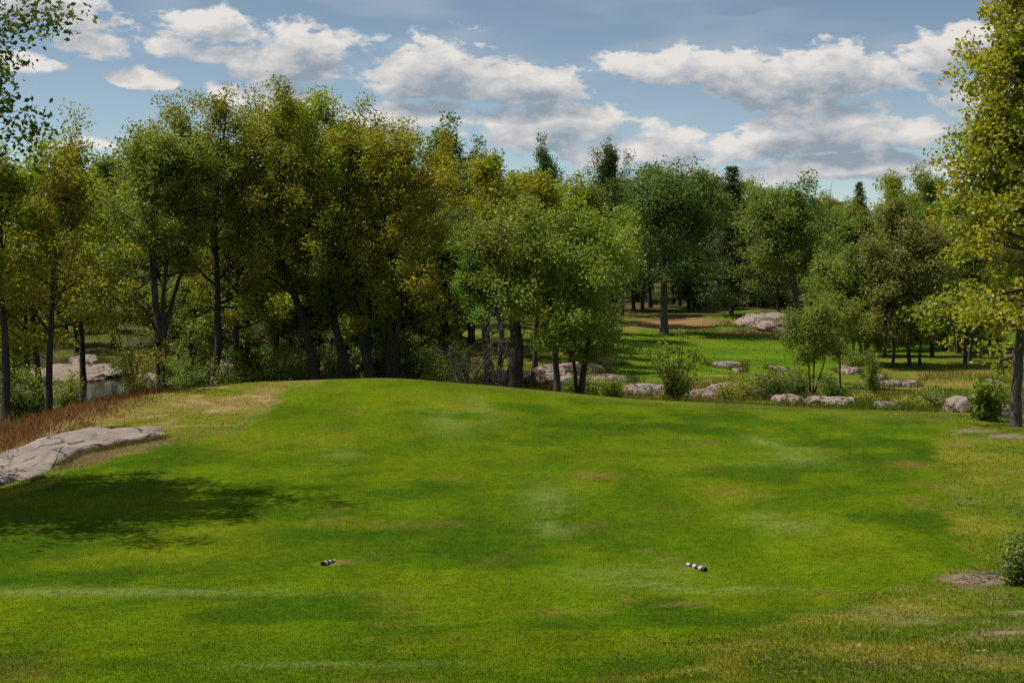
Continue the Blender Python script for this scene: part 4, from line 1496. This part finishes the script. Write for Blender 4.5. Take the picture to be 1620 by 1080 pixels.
def shrub(label, px, d, h_rows, w_px, seed, leaf='leaf_shrub', dz=0.0, **kw):
    b = on_ground(px, d)
    h = row_z(h_rows, d) - b[2] + dz
    return tree('shrub', label, tuple(b), shrub_meshes(seed, h, w_px / 2 / F * d, leaf, **kw))


shrub('rounded leafy bush standing alone among rocks before the far fairway', 1070, 54, 538, 105, 401, per=9, n=12, size=.12, spread=(.13, .13, .10))
shrub('broad-leaved bush at the foot of the right-hand trunk', 1566, 39.5, 606, 64, 402, per=4, n=9, size=.17, wide=.75, spread=(.12, .12, .10))
bsh = hit(1612, 925)
tree('shrub', 'small leafy bush cut by the right edge beside bare soil', tuple(bsh), shrub_meshes(403, .85, .42, 'leaf_shrub', per=7, n=9, size=.075, spread=(.07, .07, .06)))
# multi-stemmed small tree
front('slim small tree with three thin stems among low shrubs beyond the fairway', 58, [[(1285, 620), (1286, 580), (1292, 530), (1300, 490)], [(1282, 620), (1278, 575), (1270, 530), (1268, 505)], [(1289, 620), (1305, 580), (1318, 540), (1322, 505)]], [.05, .04, .04], 575, 1.0, 'egg', 'leaf_shrub', 'bark_dark', seed=404, n1=26, per=10, size=.11)
front('taller slim tree behind the three-stemmed one', 66, [[(1330, 600), (1328, 560), (1322, 510), (1330, 470)]], .06, 565, 1.2, 'egg', 'leaf_shrub', seed=405, n1=22, per=11, size=.12)
sh = [('low green shrub at the left of the shrub line beyond the fairway', 1165, 56, 606, 70, 'leaf_lime'),
      ('dark low shrub under the three-stemmed tree', 1222, 56, 596, 70, 'leaf_dark'),
      ('leafy low shrub right of the three stems', 1322, 57, 596, 62, 'leaf_shrub'),
      ('shrub between rock and low green shrubs', 1262, 59, 590, 60, 'leaf_dark'),
      ('small green shrub at the near end of the far fairway ledge', 940, 55, 596, 60, 'leaf_lime'),
      ('ferny shrub at the foot of the two-stemmed maple', 968, 54, 598, 46, 'leaf_olive'),
      ('green shrub right of the twin straight trunks', 700, 57, 528, 90, 'leaf_shrub'),
      ('grassy low shrub before the bare branches', 690, 55, 565, 60, 'leaf_olive'),
      ('dark shrub between the leaning trunk and the straight thin one', 430, 58, 545, 90, 'leaf_dark'),
      ('dark shrub left of the big leaning tree', 470, 60, 530, 80, 'leaf_dark'),
      ('dense dark shrub under the bent trunk', 525, 60, 520, 80, 'leaf_dark'),
      ('shrub behind the twin straight trunks', 655, 62, 535, 70, 'leaf_dark'),
      ('bright bush in the gap right of the vase-shaped tree', 300, 58, 545, 80, 'leaf_shrub'),
      ('bright yellow-green bush at the pond edge by the vase-shaped tree', 216, 54, 560, 80, 'leaf_lime'),
      ('tall leafy bush behind the vase-shaped tree', 205, 66, 480, 90, 'leaf_green'),
      ('green sapling bush by the slender trunk at the left', 45, 47, 575, 60, 'leaf_shrub'),
      ('dark bush at the left edge below the leaning trunk', 20, 46, 600, 60, 'leaf_dark'),
      ('leafy sapling right of the slender trunk', 104, 48, 590, 44, 'leaf_olive'),
      ('low shrub at the foot of the straight trunks', 358, 57, 560, 70, 'leaf_shrub'),
      ('shrub at the right rim of the outcrop', 905, 58, 606, 40, 'leaf_shrub'),
      ('small sapling in the meadow left of the row of stones', 1382, 63, 560, 18, 'leaf_shrub'),
      ('pale flowering clump in the meadow', 1478, 52, 622, 36, 'leaf_grey'),
      ('low weeds right of the split granite pavement', 1372, 53, 628, 40, 'leaf_lime'),
      ('weeds by the smooth sloping boulder', 1440, 50, 636, 60, 'leaf_olive'),
      ('bush in front of the bright bushy tree at the right', 1350, 82, 545, 50, 'leaf_lime')]
for i, (lab, px, d, tr, w, lf) in enumerate(sh):
    shrub(lab, px, d, tr, w, 420 + i, lf, per=9 if w < 70 else 12)
# undergrowth through the left stand
US = shrub_meshes(460, 1.6, 1.1, 'leaf_shrub', per=14, n=9)
UD = shrub_meshes(461, 1.6, 1.1, 'leaf_dark', per=14, n=9)
u_first = []
for i in range(46):
    px = rw.uniform(-120, 730)
    d = rw.uniform(60, 80)
    if 30 < px < 265:
        continue
    b = on_ground(px, d)
    lab = 'low leafy undergrowth between the trunks of the left stand'
    gr = 'undergrowth of the left stand'
    if len(u_first) < 2:
        u_first.append(tree('shrub', lab, tuple(b), (US, UD)[len(u_first)], gr))
    else:
        copy_thing(u_first[i % 2], tuple(b), rw.uniform(0, 6), rw.uniform(.6, 1.2))
for i in range(26):
    px = rw.uniform(960, 1330)
    b = on_ground(px, rw.uniform(140, 158))
    o = copy_thing(u_first[1], tuple(b), rw.uniform(0, 6), rw.uniform(.6, 1.3), 'dark scrub under the edge of the far wood', 'scrub under the far wood')
for i in range(16):
    px = rw.uniform(1390, 1660)
    b = on_ground(px, rw.uniform(104, 118))
    copy_thing(u_first[1], tuple(b), rw.uniform(0, 6), rw.uniform(.6, 1.1), 'dark scrub behind the row of thin trunks', 'scrub behind the thin trunks')


# ------------------------------------------------------------------ striped drain pipe ends on the fairway
def pipe(label, p0, p1, seed):
    a, b = hit(*p0), hit(*p1)
    a[2] += .028
    b[2] += .012
    o = thing('drain_pipe', label, 'pipe', tuple(a - np.array([0, 0, .028])))
    off = np.array([0, 0, .028])
    n = 6
    for k in range(n):
        q0 = a + (b - a) * k / n
        q1 = a + (b - a) * (k + .92) / n
        r = .040 - .003 * k
        t = Tubes()
        mid = (q0 + q1) / 2
        pts = np.array([q0, q0 * .85 + q1 * .15, mid, q0 * .15 + q1 * .85, q1])
        ring = np.array([r * .86, r * .98, r * 1.06, r * .98, r * .86])
        sh_ = pts - (a - off)
        t.add(sh_, ring, 14)
        t.add(sh_[[0, 4]], [r * .70, r * .70], 14)
        link('ring', t.mesh('ring', 'pipe_black' if k % 2 == 0 else 'pipe_white'), o)
    return o


pipe('black and white ribbed pipe end in the grass, left of the two', (510, 895), (530, 890), 1)
pipe('grey and white ribbed pipe end in the grass, right of the two', (1116, 905), (1087, 894), 2)

# twigs and dead leaves on the bare soil at the right
t = Tubes()
rg = np.random.default_rng(8)
for k in range(34):
    h = hit(1558 + rg.normal() * 24, 916 + rg.normal() * 7)
    a = rg.uniform(0, 6.28)
    L = rg.uniform(.08, .3)
    dvec = np.array([math.cos(a), math.sin(a) * .8, rg.uniform(-.05, .35)]) * L
    t.add([h + [0, 0, .01], h + dvec * .5 + [0, 0, .02], h + dvec], [.007, .006, .003], 4)
tag(link('twig_litter', t.mesh('twig_litter', 'dead_wood')), 'broken twigs scattered on the bare soil by the right edge', None, kind='stuff')
pts = []
for k in range(160):
    u_, v_ = rg.uniform(900, 1640), rg.uniform(900, 1078)
    if v_ > 1040 - (u_ - 950) * .22:
        pts.append(hit(u_, v_) + [0, 0, .035])
for q in ((1527, 1016), (1448, 997), (1357, 1037), (1553, 1035)):
    for _ in range(3):
        pts.append(hit(*q) + [rg.normal() * .02, rg.normal() * .02, .05])
lm = leaf_mesh(rg, np.array(pts), 1, (.01, .01, .006), .055, np.full(len(pts), .5), 'dead_leaf', 'fallen_leaves')
tag(link('fallen_leaves', lm), 'dead brown leaves lying in the rough grass', None, kind='stuff')
